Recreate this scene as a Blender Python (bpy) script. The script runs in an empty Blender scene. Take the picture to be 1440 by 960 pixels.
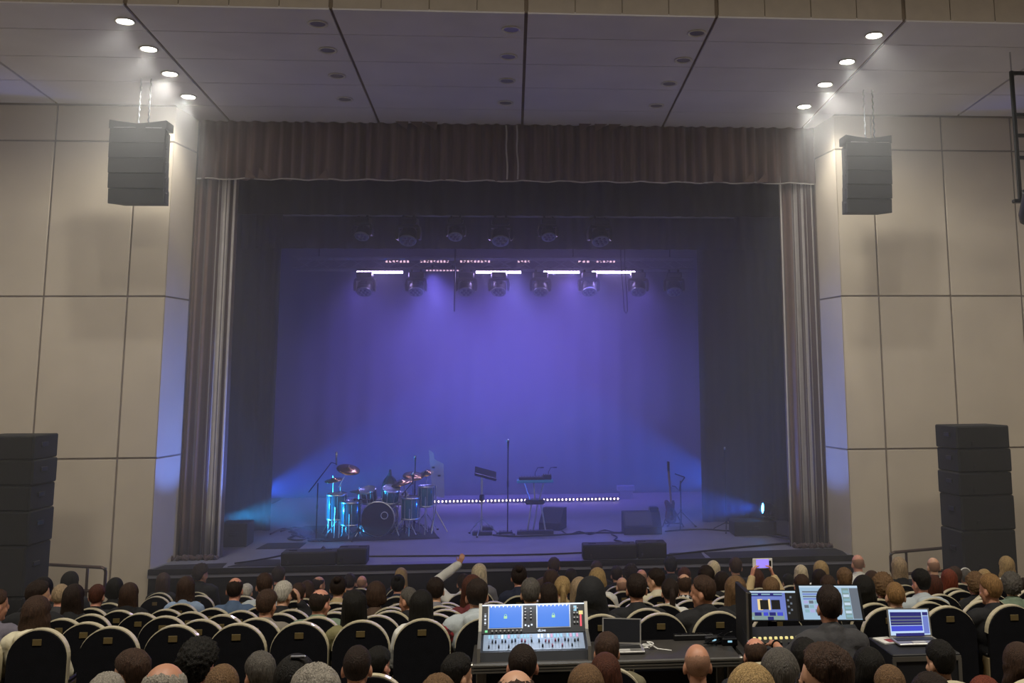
import bpy, bmesh, math, random
from mathutils import Vector, Matrix, noise, Euler

random.seed(7)
SC = bpy.context.scene
COL = SC.collection

# ------------------------------------------------------------------ camera
F, CX, CY = 1500.0, 841.8, 289.7          # focal length and principal point in 1440x960 pixels
YAW, PIT, ROLL = .0816, .1584, -.0065
_d = Vector((math.sin(YAW)*math.cos(PIT), math.cos(YAW)*math.cos(PIT), math.sin(PIT)))
_r = Vector((math.cos(YAW), -math.sin(YAW), 0))
_u = _r.cross(_d)
_r, _u = _r*math.cos(ROLL)+_u*math.sin(ROLL), -_r*math.sin(ROLL)+_u*math.cos(ROLL)
ZC = 3.783                                # eye height above the floor in front of the stage
cd = bpy.data.cameras.new('camera'); cam = bpy.data.objects.new('camera', cd); COL.objects.link(cam)
cam.matrix_world = Matrix.Translation((0, 0, ZC)) @ Matrix((_r, _u, -_d)).transposed().to_4x4()
cd.sensor_fit = 'HORIZONTAL'; cd.sensor_width = 36; cd.lens = F/1440*36
cd.shift_x = (720-CX)/1440; cd.shift_y = -(480-CY)/1440
cd.clip_start = .05; cd.clip_end = 200
SC.camera = cam

def ray(x, y): return _d + _r*((x-CX)/F) - _u*((y-CY)/F)
def aty(x, y, Y):                         # photograph point -> world point on the plane y = Y
    q = ray(x, y); t = Y/q.y
    return Vector((q.x*t, Y, ZC+q.z*t))
def atz(x, y, Z):                         # photograph point -> world point on the plane z = Z
    q = ray(x, y); t = (Z-ZC)/q.z
    return Vector((q.x*t, q.y*t, Z))
def depth(p): return (Vector(p)-Vector((0, 0, ZC))).dot(_d)

# ------------------------------------------------------------------ view, world
SC.view_settings.view_transform = 'Standard'; SC.view_settings.look = 'None'
SC.view_settings.gamma = 1; SC.view_settings.use_curve_mapping = False
SC.view_settings.exposure = 0.0
w = bpy.data.worlds.new('world'); SC.world = w; w.use_nodes = True
w.node_tree.nodes['Background'].inputs[0].default_value = (.02, .02, .022, 1)
w.node_tree.nodes['Background'].inputs[1].default_value = .3
SC.cycles.max_bounces = 5; SC.cycles.diffuse_bounces = 4; SC.cycles.glossy_bounces = 2
SC.cycles.volume_bounces = 1; SC.cycles.transmission_bounces = 4; SC.cycles.transparent_max_bounces = 8
SC.cycles.sample_clamp_indirect = 4; SC.cycles.caustics_reflective = False; SC.cycles.caustics_refractive = False

def srgb(h, k=1.0):
    if isinstance(h, str):
        h = h.lstrip('#'); c = [int(h[i:i+2], 16)/255 for i in (0, 2, 4)]
    else: c = [v/255 for v in h]
    return tuple(((v/12.92) if v <= .04045 else ((v+.055)/1.055)**2.4)*k for v in c)

def spot(name, loc, target, energy, color, angle=60, blend=.6, radius=.08):
    l = bpy.data.lights.new(name, 'SPOT'); l.energy = energy; l.color = color; l.spot_size = math.radians(angle)
    l.spot_blend = blend; l.shadow_soft_size = radius
    o = bpy.data.objects.new(name, l); COL.objects.link(o); o.location = loc
    o.rotation_euler = (Vector(target)-Vector(loc)).to_track_quat('-Z', 'Y').to_euler()
    return o
def area(name, loc, target, energy, color, sx, sy, spread=180):
    l = bpy.data.lights.new(name, 'AREA'); l.energy = energy; l.color = color; l.shape = 'RECTANGLE'; l.size = sx; l.size_y = sy
    l.spread = math.radians(spread)
    o = bpy.data.objects.new(name, l); COL.objects.link(o); o.location = loc
    o.rotation_euler = (Vector(target)-Vector(loc)).to_track_quat('-Z', 'Y').to_euler()
    return o

YW, ZS = 17.0, 1.0                       # proscenium wall plane, stage height
YCUR = 17.75                             # house curtain plane
WARM = (1.0, .93, .80); VIOLET = (.225, .155, 1.0); BLUE = (.02, .13, 1.0)
# dimmed house lights in the auditorium ceiling (outside the frame, over the rows)
for x in (-5.4, 0, 5.4):
    area('house_light', (x, 5.0, 10.2), (x, 7.5, 0), 232, WARM, 1.6, 1.2, 140)
# stage lights: the rig's washes (fixtures are built further down)
YT = 22.6                                # lighting truss
for x in (-3.3, -1.7, -.2, 1.3, 2.8):
    spot('truss_wash', (x, YT+.3, 5.9), (x*.8, YT+3.4, 2.6), 850 if abs(x) < 2 else 500, VIOLET, 110, .9, .25)
for x in (-1.6, .1, 1.7):
    spot('truss_wash', (x, YT-.1, 5.9), (x*.8, YT-3.2, 1.0), 480, (.22, .21, 1.0), 80, .9, .25)

# ------------------------------------------------------------------ materials
MATS = {}
def mat(name, col, rough=.6, metal=0, var=.12, scale=6, bump=0, bscale=60, stretch=(1, 1, 1), emit=None, estr=0, alpha=None, trans=0, spec=.5, coat=0, sheen=0):
    if name in MATS: return MATS[name]
    m = bpy.data.materials.new(name); m.use_nodes = True; nt = m.node_tree; b = nt.nodes['Principled BSDF']
    c = srgb(col) if not (isinstance(col, tuple) and max(col) <= 1.0) else col
    b.inputs['Roughness'].default_value = rough; b.inputs['Metallic'].default_value = metal
    b.inputs['Specular IOR Level'].default_value = spec
    if coat: b.inputs['Coat Weight'].default_value = coat
    if sheen: b.inputs['Sheen Weight'].default_value = sheen
    if trans: b.inputs['Transmission Weight'].default_value = trans
    if alpha is not None: b.inputs['Alpha'].default_value = alpha
    tc = nt.nodes.new('ShaderNodeTexCoord'); mp = nt.nodes.new('ShaderNodeMapping'); mp.inputs['Scale'].default_value = stretch
    nt.links.new(tc.outputs['Object'], mp.inputs[0])
    nz = nt.nodes.new('ShaderNodeTexNoise'); nz.inputs['Scale'].default_value = scale; nz.inputs['Detail'].default_value = 5
    nt.links.new(mp.outputs[0], nz.inputs['Vector'])
    rp = nt.nodes.new('ShaderNodeValToRGB'); rp.color_ramp.elements[0].position = .3; rp.color_ramp.elements[1].position = .7
    rp.color_ramp.elements[0].color = (*[max(0, v*(1-var)) for v in c], 1); rp.color_ramp.elements[1].color = (*[min(1, v*(1+var)) for v in c], 1)
    nt.links.new(nz.outputs['Fac'], rp.inputs[0]); nt.links.new(rp.outputs[0], b.inputs['Base Color'])
    if bump:
        n2 = nt.nodes.new('ShaderNodeTexNoise'); n2.inputs['Scale'].default_value = bscale; n2.inputs['Detail'].default_value = 3
        nt.links.new(mp.outputs[0], n2.inputs['Vector'])
        bp = nt.nodes.new('ShaderNodeBump'); bp.inputs['Strength'].default_value = bump; bp.inputs['Distance'].default_value = .01
        nt.links.new(n2.outputs['Fac'], bp.inputs['Height']); nt.links.new(bp.outputs[0], b.inputs['Normal'])
    if emit is not None:
        b.inputs['Emission Color'].default_value = (*(srgb(emit) if not isinstance(emit, tuple) else emit), 1); b.inputs['Emission Strength'].default_value = estr
    MATS[name] = m
    return m

# ------------------------------------------------------------------ mesh helpers
class MB:
    def __init__(s): s.v = []; s.f = []; s.m = []; s.mi = 0; s.sm = []; s.smooth = False
    def add(s, vs, fs, M=None):
        k = len(s.v)
        s.v += [tuple(M @ Vector(p)) if M is not None else tuple(p) for p in vs]
        for f in fs: s.f.append([i+k for i in f]); s.m.append(s.mi); s.sm.append(s.smooth)
        return s
    def box(s, c, d, M=None, bev=0):
        x, y, z = d[0]/2, d[1]/2, d[2]/2
        if not bev:
            vs = [(c[0]+a*x, c[1]+b*y, c[2]+e*z) for a in (-1, 1) for b in (-1, 1) for e in (-1, 1)]
            fs = [(0, 1, 3, 2), (4, 6, 7, 5), (0, 4, 5, 1), (2, 3, 7, 6), (0, 2, 6, 4), (1, 5, 7, 3)]
            return s.add(vs, fs, M)
        bev = min(bev, x*.9, y*.9, z*.9); vs = []; idx = {}
        for a in (-1, 1):
            for b in (-1, 1):
                for e in (-1, 1):
                    for ax in range(3):
                        p = [a*(x-bev), b*(y-bev), e*(z-bev)]; p[ax] = (a*x, b*y, e*z)[ax]
                        idx[(a, b, e, ax)] = len(vs); vs.append((c[0]+p[0], c[1]+p[1], c[2]+p[2]))
        fs = []
        for ax in range(3):
            o = [i for i in range(3) if i != ax]
            for sg in (-1, 1):
                q = []
                for (p1, p2) in ((-1, -1), (1, -1), (1, 1), (-1, 1)):
                    k = [0, 0, 0]; k[ax] = sg; k[o[0]] = p1; k[o[1]] = p2; q.append(idx[(*k, ax)])
                fs.append(q)
        for ax in range(3):
            o = [i for i in range(3) if i != ax]
            for p1 in (-1, 1):
                for p2 in (-1, 1):
                    q = []
                    for (t, fa) in ((-1, o[0]), (1, o[0]), (1, o[1]), (-1, o[1])):
                        k = [0, 0, 0]; k[ax] = t; k[o[0]] = p1; k[o[1]] = p2; q.append(idx[(*k, fa)])
                    fs.append(q)
        for a in (-1, 1):
            for b in (-1, 1):
                for e in (-1, 1): fs.append([idx[(a, b, e, 0)], idx[(a, b, e, 1)], idx[(a, b, e, 2)]])
        return s.add(vs, fs, M)
    def cyl(s, p0, p1, r0, r1=None, n=12, caps=True):
        p0, p1 = Vector(p0), Vector(p1); r1 = r0 if r1 is None else r1
        ax = (p1-p0).normalized() if (p1-p0).length else Vector((0, 0, 1)); q = ax.to_track_quat('Z', 'Y')
        vs = []
        for (p, r) in ((p0, r0), (p1, r1)):
            vs += [p+q @ Vector((r*math.cos(2*math.pi*i/n), r*math.sin(2*math.pi*i/n), 0)) for i in range(n)]
        fs = [(i, (i+1) % n, n+(i+1) % n, n+i) for i in range(n)]
        if caps: fs += [tuple(range(n))[::-1], tuple(range(n, 2*n))]
        return s.add(vs, fs)
    def tube(s, pts, r, n=8, closed=False):
        pts = [Vector(p) for p in pts]; rs = r if isinstance(r, (list, tuple)) else [r]*len(pts); vs = []; N = len(pts); up = None
        for i, p in enumerate(pts):
            if closed: t = pts[(i+1) % N]-pts[i-1]
            else: t = pts[min(i+1, N-1)]-pts[max(i-1, 0)]
            t.normalize()
            if up is None: up = Vector((0, 0, 1)) if abs(t.z) < .9 else Vector((1, 0, 0))
            a = t.cross(up)
            if a.length < 1e-4: a = t.cross(Vector((0, 1, 0)))
            a.normalize(); b = a.cross(t); up = b
            vs += [p+(a*math.cos(2*math.pi*k/n)+b*math.sin(2*math.pi*k/n))*rs[i] for k in range(n)]
        fs = []
        for i in range(N if closed else N-1):
            j = (i+1) % N
            fs += [(i*n+k, i*n+(k+1) % n, j*n+(k+1) % n, j*n+k) for k in range(n)]
        if not closed: fs += [tuple(range(n))[::-1], tuple(range((N-1)*n, N*n))]
        return s.add(vs, fs)
    def lathe(s, prof, n=24, M=None):      # profile (r, z) about z
        vs = []; fs = []
        for (r, z) in prof: vs += [(r*math.cos(2*math.pi*i/n), r*math.sin(2*math.pi*i/n), z) for i in range(n)]
        for k in range(len(prof)-1): fs += [(k*n+i, k*n+(i+1) % n, (k+1)*n+(i+1) % n, (k+1)*n+i) for i in range(n)]
        if prof[0][0] > 1e-5: fs.append(tuple(range(n))[::-1])
        if prof[-1][0] > 1e-5: fs.append(tuple(range((len(prof)-1)*n, len(prof)*n)))
        return s.add(vs, fs, M)
    def ell(s, c, rad, M=None, n=16, m=10):
        vs = [(c[0], c[1], c[2]-rad[2])]; fs = []
        for j in range(1, m):
            t = math.pi*j/m
            vs += [(c[0]+rad[0]*math.sin(t)*math.cos(2*math.pi*i/n), c[1]+rad[1]*math.sin(t)*math.sin(2*math.pi*i/n), c[2]-rad[2]*math.cos(t)) for i in range(n)]
        vs.append((c[0], c[1], c[2]+rad[2])); L = len(vs)-1
        fs += [(0, 1+(i+1) % n, 1+i) for i in range(n)]
        for j in range(m-2): fs += [(1+j*n+i, 1+j*n+(i+1) % n, 1+(j+1)*n+(i+1) % n, 1+(j+1)*n+i) for i in range(n)]
        fs += [(1+(m-2)*n+i, 1+(m-2)*n+(i+1) % n, L) for i in range(n)]
        return s.add(vs, fs, M)
    def prism(s, poly, d0, d1, M=None, axis='y'):   # polygon in (x, z), pushed along y (or axis x: polygon in (y, z))
        n = len(poly); vs = []
        for dd in (d0, d1): vs += [((p[0], dd, p[1]) if axis == 'y' else (dd, p[0], p[1]) if axis == 'x' else (p[0], p[1], dd)) for p in poly]
        fs = [tuple(range(n)), tuple(range(n, 2*n))[::-1]] + [(i, i+n, (i+1) % n+n, (i+1) % n) for i in range(n)]
        return s.add(vs, fs, M)
    def mesh(s, name, mats, fix=True):
        me = bpy.data.meshes.new(name); me.from_pydata(s.v, [], s.f)
        for m in (mats if isinstance(mats, (list, tuple)) else [mats]): me.materials.append(m)
        for p, mi, sm in zip(me.polygons, s.m, s.sm): p.material_index = mi; p.use_smooth = sm
        if fix:
            b = bmesh.new(); b.from_mesh(me); bmesh.ops.recalc_face_normals(b, faces=b.faces); b.to_mesh(me); b.free()
        return me
    def build(s, name, mats, parent=None, loc=None, rot=None):
        return obj(name, s.mesh(name, mats), parent, loc, rot)
def obj(name, me, parent=None, loc=None, rot=None):
    o = bpy.data.objects.new(name, me); COL.objects.link(o)
    if parent is not None: o.parent = parent
    if loc is not None: o.location = loc
    if rot is not None: o.rotation_euler = rot
    return o
def empty(name, label, cat, loc=(0, 0, 0), rz=0, group=None):
    o = bpy.data.objects.new(name, None); COL.objects.link(o); o.empty_display_size = .1
    o.location = loc; o.rotation_euler = (0, 0, rz); tag(o, label, cat, group); return o
def tag(o, label=None, cat=None, group=None, kind=None):
    if label: o['label'] = label
    if cat: o['category'] = cat
    if group: o['group'] = group
    if kind: o['kind'] = kind
    return o
def copy_tree(o, parent=None):
    c = o.copy(); COL.objects.link(c); c.parent = parent
    for ch in [k for k in o.children]: copy_tree(ch, c)
    return c
def smooth(me, on=True):
    for p in me.polygons: p.use_smooth = on
    return me

M_wall = mat('wall_panel_beige', '#cabda8', .75, var=.05, scale=1.5, bump=.05, bscale=90)
M_joint = mat('joint_brown', '#8a7c6d', .8)
M_fascia = mat('ceiling_fascia_sand', '#c2b8ac', .8, var=.05)
M_ceil = mat('ceiling_panel_grey', '#e6e4ea', .75, var=.05, scale=1.2)
M_black = mat('black_paint', '#141416', .6, var=.3)
M_drape = mat('black_drape', '#0d0d11', .95, var=.3, scale=3, sheen=.2)
M_stage = mat('stage_floor_grey', '#74747f', .5, var=.1, scale=2.0, bump=.05, bscale=25)
M_floor = mat('hall_floor_dark', '#564e48', .8, var=.2)
M_plaster = mat('plaster_warm', '#ddd4c6', .85, var=.06)
M_metal = mat('metal_dark', '#2a2b2e', .35, .8)
M_steel = mat('metal_steel', '#b9bcc2', .25, 1.0)
M_chrome = mat('metal_chrome', '#dfe3e8', .3, 1.0)
M_blackpl = mat('black_plastic', '#101012', .45, var=.3)
# ------------------------------------------------------------------ the setting: walls
ZJ = [0.0, 2.61, 5.05, 7.49, 8.075]       # panel joints from the floor to the ceiling line
XE = 5.34                                 # half width of the proscenium opening at the wall face
def zc_at(y): return 8.075 - .05*(y-YW)   # the panelled ceiling falls gently towards the stage
colsL = [-XE, -aty(179, 416.5, YW).x*-1, aty(61, 417, YW).x]
step = colsL[1]-colsL[2]
colsL += [colsL[2]-step, colsL[2]-2*step]
colsR = [XE, aty(1236, 416, YW).x, aty(1337, 416.7, YW).x]; step2 = colsR[2]-colsR[1]
colsR += [colsR[2]+step2, colsR[2]+2*step2]
G = .014                                  # half joint width
def panel_wall(name, cols, sgn):
    a, b = min(cols), max(cols)
    w = MB().box(((a+b)/2, YW+.2, 4.2), (b-a, .34, 8.4)).build(name, M_joint); tag(w, kind='structure')
    cs = sorted(cols)
    for i in range(len(cs)-1):
        for k in range(len(ZJ)-1):
            x0, x1, z0, z1 = cs[i]+G, cs[i+1]-G, ZJ[k]+(G if k else 0), ZJ[k+1]-G
            if cs[i] == a and sgn > 0: x0 -= G
            if cs[i+1] == b and sgn < 0: x1 += G
            MB().box(((x0+x1)/2, YW+.015, (z0+z1)/2), (x1-x0, .03, z1-z0), bev=.006).build('panel', M_wall, w)
    return w
wall_l = panel_wall('wall_left', colsL, -1); wall_r = panel_wall('wall_right', colsR, 1)
# splayed reveals of the proscenium opening
XI = 5.22
for s, nm in ((-1, 'wall_reveal_left'), (1, 'wall_reveal_right')):
    rv = MB().prism([(s*(XE+.3), YW+.035), (s*(XE+.3), 18.0), (s*(XI+.012), 18.0), (s*(XI+.012), YCUR+.05), (s*(XE+.012), YW+.035)], 0, 8.2, axis='z').build(nm, M_joint); tag(rv, kind='structure')
    for k in range(len(ZJ)-1):
        z0, z1 = ZJ[k]+(G if k else 0), ZJ[k+1]-G
        MB().prism([(s*(XE+.012), YW+.0), (s*(XI+.012), YCUR+.05), (s*XI, YCUR+.05), (s*XE, YW+.0)], z0, z1, axis='z').build('panel', M_wall, rv)
# rest of the hall, out of the frame: side walls, back wall, upper ceiling
XS = 9.6
for s, nm in ((-1, 'wall_side_left'), (1, 'wall_side_right')):
    tag(MB().box((s*(XS+.1), 7.0, 5.2), (.2, 20.4, 11.2)).build(nm, M_plaster), kind='structure')
for s, nm, cc in ((-1, 'wall_front_left', colsL), (1, 'wall_front_right', colsR)):
    e = max(abs(c) for c in cc)
    if e < XS: tag(MB().box((s*(e+XS)/2, YW+.2, 4.2), (XS-e, .34, 8.4)).build(nm, M_wall), kind='structure')
tag(MB().box((0, -3.1, 5.2), (2*XS+.4, .2, 11.2)).build('wall_back', M_plaster), kind='structure')
YE = 13.2
q = ray(720, 19); t = (8.075+.05*YW-ZC)/(q.z+.05*q.y); YE = q.y*t   # front edge of the panelled ceiling
ZE = zc_at(YE)
tag(MB().box((0, (YE-3.2)/2, ZE+2.4), (2*XS+.4, YE+3.2, .2)).build('ceiling_hall', M_plaster), kind='structure')

# ------------------------------------------------------------------ panelled ceiling above the stage front
SL = math.atan(.05)
def ceil_pt(px, py):
    q = ray(px, py); t = (8.075+.05*YW-ZC)/(q.z+.05*q.y); return Vector((q.x*t, q.y*t, ZC+q.z*t))
def fr(px, py): return ceil_pt(px, py).x
xj = [fr(177, 9), fr(465, 14), fr(740, 19), fr(1007, 27), fr(1271, 31)]
dx = (xj[4]-xj[0])/4
xj = [-XS, xj[0]-dx] + xj + [xj[4]+dx, XS]
yj = [YE, ceil_pt(720, 53).y, ceil_pt(720, 90).y, ceil_pt(720, 123).y, YW-.05, YCUR+.1]
cl = bpy.data.objects.new('ceiling', None)
pl = MB(); pl.add([(-XS, YE+.02, ZE+.03), (XS, YE+.02, ZE+.03), (XS, 18.0, zc_at(18)+.03), (-XS, 18.0, zc_at(18)+.03), (-XS, YE+.02, ZE+.2), (XS, YE+.02, ZE+.2), (XS, 18.0, zc_at(18)+.2), (-XS, 18.0, zc_at(18)+.2)],
   [(0, 1, 2, 3), (4, 7, 6, 5), (0, 4, 5, 1), (1, 5, 6, 2), (2, 6, 7, 3), (3, 7, 4, 0)])
cl = pl.build('ceiling', M_joint); tag(cl, kind='structure')
for i in range(len(xj)-1):
    for k in range(len(yj)-1):
        x0, x1, y0, y1 = xj[i]+.022, xj[i+1]-.022, yj[k]+(.01 if k else 0), yj[k+1]-.01
        if k == 4:
            x0, x1 = max(x0, -XE), min(x1, XE)
            if x1-x0 < .1: continue
        z0, z1 = zc_at(y0), zc_at(y1)
        MB().add([(x0, y0, z0), (x1, y0, z0), (x1, y1, z1), (x0, y1, z1), (x0, y0, z0+.035), (x1, y0, z0+.035), (x1, y1, z1+.035), (x0, y1, z1+.035)],
                 [(0, 1, 2, 3), (4, 7, 6, 5), (0, 4, 5, 1), (1, 5, 6, 2), (2, 6, 7, 3), (3, 7, 4, 0)]).build('panel', M_ceil, cl)
# vertical fascia at the ceiling's front edge
fa = MB().box((0, YE+.06, ZE+1.2), (2*XS, .06, 2.36)).build('trim_1', M_joint); tag(fa, kind='structure')
for i in range(len(xj)-1):
    n = 4; w_ = (xj[i+1]-xj[i]-.044)/n
    for k in range(n):
        x0 = xj[i]+.022+k*w_; MB().box((x0+w_/2, YE+.012, ZE+1.2), (w_-.008, .03, 2.36), bev=.004).build('panel', M_fascia, fa)

# ------------------------------------------------------------------ raked hall floor
ROWP, Y0, Z0 = .68, 8.2, 1.07
def rowY(i): return Y0+ROWP*i
def rowZ(i): return max(-.08, Z0-.107*i) if i >= 0 else {-1: 1.07, -2: 1.15, -3: 1.36, -4: 1.44}[i]
prof = [(-3.0, 1.6), (3.4, 1.6), (3.4, 1.44), (4.62, 1.44), (4.62, 1.36), (5.55, 1.36), (5.55, 1.15), (6.45, 1.15), (6.45, 1.07), (Y0+.42, 1.07)]
for i in range(1, 12):
    if rowZ(i) < prof[-1][1]: prof += [(prof[-1][0], rowZ(i)), (rowY(i)+.42, rowZ(i))]
prof += [(YW+.3, prof[-1][1])]
fl = MB().prism(prof + [(YW+.3, -.3), (-3.0, -.3)], -XS, XS, axis='x').build('floor', M_floor); tag(fl, kind='structure')

# ------------------------------------------------------------------ stage
sf = MB().box((0, (YW-.1+27)/2, ZS-.06), (2*XE+.0, 27-YW+.1, .12)).build('floor_stage', M_stage); tag(sf, kind='structure')
ff = MB().box((0, YW-.02, .44), (2*XE-.01, .1, .88)).build('trim_2', M_black); tag(ff, kind='structure')
tag(MB().box((0, YW-.09, ZS-.03), (2*XE-.02, .05, .08)).build('trim_3', M_black), kind='structure')
# wings, back wall and roof of the stage house
for s, nm in ((-1, 'wall_wing_left'), (1, 'wall_wing_right')):
    tag(MB().box((s*8.0, 22.5, 5), (.2, 9.4, 10)).build(nm, M_black), kind='structure')
    tag(MB().box((s*6.7, 22.6, ZS-.06), (2.6, 9.2, .12)).build('floor_wing_'+('left' if s < 0 else 'right'), M_black), kind='structure')
    tag(MB().box((s*6.8, 18.1, 5), (2.6, .2, 10)).build('wall_tormentor_'+('left' if s < 0 else 'right'), M_black), kind='structure')
tag(MB().box((0, 27.1, 5), (16, .2, 10)).build('wall_stage_back', M_black), kind='structure')
tag(MB().box((0, 22.5, 10.05), (16.2, 9.4, .1)).build('ceiling_stage', M_black), kind='structure')

def drape(name, p0, p1, z0, z1, m, amp=.04, wave=.16, seed=0, thick=.012, nz=6, bands=None, hemdrop=0, parent=None, mi=None, flare=0):
    """pleated cloth hanging between two floor points"""
    rnd = random.Random(seed); p0, p1 = Vector(p0), Vector(p1); L = (p1-p0).length; t = (p1-p0)/L; n = Vector((-t.y, t.x))
    nx = max(24, int(L/wave*9)); mb = MB(); mb.smooth = True; us = [i/nx for i in range(nx+1)]
    ph = [rnd.uniform(0, 6.28) for _ in range(4)]
    rows = []
    for side in (0, 1):
        for k in range(nz+1):
            z = z1+(z0-z1)*k/nz; vv = k/nz; row = []
            for u in us:
                s = u*L; a = math.sin(2*math.pi*s/wave+ph[0]+1.2*math.sin(s*1.7/wave*.7+ph[1])+.25*vv)
                b = .45*math.sin(2*math.pi*s/wave*.53+ph[2]+.4*vv)
                off = amp*(a+b)*(.8+.35*vv) + (thick if side else 0)
                x = p0+t*(s+flare*vv*(u-.5)) + n*off
                zz = z + (hemdrop*math.sin(s*9+ph[3])*.5 if k == nz else 0)
                row.append(len(mb.v)); mb.v.append((x.x, x.y, zz))
            rows.append(row)
    def q(a, b, c, d, mi_=0): mb.f.append([a, b, c, d]); mb.m.append(mi_); mb.sm.append(True)
    for side in (0, 1):
        for k in range(nz):
            A, B = rows[side*(nz+1)+k], rows[side*(nz+1)+k+1]
            for i in range(nx): q(A[i], A[i+1], B[i+1], B[i], mi((us[i]+us[i+1])/2, (k+.5)/nz) if mi else 0)
    for (A, B) in ((rows[0], rows[nz+1]), (rows[nz], rows[2*nz+1])):
        for i in range(nx): q(A[i], A[i+1], B[i+1], B[i])
    for e in (0, nx):
        for k in range(nz): q(rows[k][e], rows[k+1][e], rows[nz+1+k+1][e], rows[nz+1+k][e])
    return mb.build(name, m, parent)

M_valance = mat('curtain_brown', '#6d5751', .85, var=.35, scale=2.2, stretch=(7, 1, .25), bump=.3, bscale=120, sheen=.3)
M_tab = mat('curtain_wine_brown', '#432f2f', .85, var=.3, scale=2.5, stretch=(8, 1, .2), bump=.3, bscale=120, sheen=.3)
M_stripe = mat('curtain_stripe_cream', '#b9b3ae', .8, var=.08)
M_tan = mat('curtain_stripe_tan', '#6b5750', .85, var=.1)
# valance
zt, zb = zc_at(YCUR)+.02, aty(710, 254, YCUR).z
va = drape('valance_curtain', (-XI+.01, YCUR+.06), (XI-.01, YCUR+.06), zb, zt, [M_valance], .045, .21, 3, hemdrop=.02, nz=5)
tag(va, 'brown pleated valance curtain across the top of the stage opening', 'curtain')
hem = MB(); hem.tube([(-XI+.03+i*(2*XI-.06)/120, YCUR+.005+.02*math.sin(i*1.9), zb-.005+.012*math.sin(i*.83)) for i in range(121)], .011, 6); hem.build('hem_piping', M_stripe, va)
for px in (712.5, 727.5):
    a, b = aty(px-1, 176, YCUR-.06), aty(px+1, 252, YCUR-.06)
    MB().tube([a.lerp(b, i/8)+Vector((.008*math.sin(i*1.3), 0, 0)) for i in range(9)], .016, 6).build('stripe', M_stripe, va)
for px, sg in ((564, 1), (584, 1), (605, 1), (824, -1), (846, -1), (866, -1)):
    a = aty(px, 171, YCUR-.07); MB().prism([(a.x-.12, zt), (a.x+.12, zt), (a.x+.1*sg, zt-.16)], YCUR-.055, YCUR-.035).build('swag_tip', M_tan, va)
for px, sg in ((352, -1), (370, -1), (453, 1), (1053, 1), (1072, 1), (1010, -1)):
    a = aty(px, 250, YCUR-.07); MB().prism([(a.x-.09, zb+.0), (a.x+.09, zb+.0), (a.x+.07*sg, zb+.17)], YCUR-.06, YCUR-.035).build('swag_tip', M_tan, va)
# side house curtains
def tabs(px0, px1, py, seed, stripes, label):
    x0, x1 = aty(px0, py, YCUR+.15).x, aty(px1, py, YCUR+.15).x
    def mi(u, v):
        for (a, b, k) in stripes:
            if a <= u < b: return k
        return 0
    o = drape('house_curtain', (x0, YCUR+.15), (x1, YCUR+.15), ZS+.01, zb+.35, [M_tab, M_stripe, M_tan], .05, .135, seed, mi=mi, nz=10, flare=.03)
    tag(o, label, 'curtain', 'house curtains at the sides of the stage opening')
    rnd = random.Random(seed)
    for k in range(3):                   # hem gathered on the boards
        xa = x0+(x1-x0)*(.02+.33*k); pts = [(xa+(x1-x0)*.3*i/14, YCUR-.02+.05*math.sin(i*1.3+k), ZS+.035+.022*math.sin(i*2.1+k)) for i in range(15)]
        MB().tube(pts, .035, 7).build('gathered_hem', M_tab, o)
    return o
tabs(236, 325, 480, 5, [(.16, .2, 2), (.3, .42, 2), (.52, .57, 2), (.66, .69, 1), (.74, .80, 1), (.84, .87, 1), (.93, .965, 1)], 'wine brown stage curtain with cream stripes, gathered beside the drum kit')
tabs(1102, 1174, 480, 9, [(.02, .05, 1), (.08, .24, 2), (.3, .35, 1), (.44, .47, 1), (.52, .56, 1), (.63, .66, 1), (.73, .76, 1), (.88, .91, 1)], 'wine brown stage curtain with cream stripes, gathered at the side of the lone microphone stand')
# black masking: borders and legs
for (Y, py, sd) in ((18.5, 303, 1), (20.9, 350, 2)):
    z = aty(705, py, Y).z
    tag(drape('border_drape', (-6.6, Y), (6.6, Y), z, 10.0, M_drape, .03, .3, sd, nz=3), 'black masking border drape hanging %s' % ('behind the brown valance' if sd == 1 else 'in front of the lighting truss'), 'drape')
for (xa, xb, Y, sd, lb) in ((-7.0, atz(380, 746, ZS).x, 20.9, 3, 'black masking leg drape beside the drum kit'), (atz(989, 735, ZS).x, 7.0, 21.0, 4, 'black masking leg drape behind the lone microphone stand'),
                            (-7.0, -5.25, 18.7, 5, 'black masking leg drape just behind the striped curtain at the drum side'), (5.05, 7.0, 18.7, 6, 'black masking leg drape just behind the striped curtain by the blue lamp')):
    tag(drape('leg_drape', (xa, Y), (xb, Y), ZS+.01, 9.6, M_drape, .035, .3, sd, nz=4), lb, 'drape')
bd = drape('backdrop', (-7.2, 26.4), (7.2, 26.4), ZS+.01, 9.6, mat('backdrop_grey', '#4a4854', .9, var=.1, scale=1), .02, .6, 8, nz=4)
tag(bd, 'dark backdrop curtain washed in violet light across the back of the stage', 'backdrop')

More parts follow.
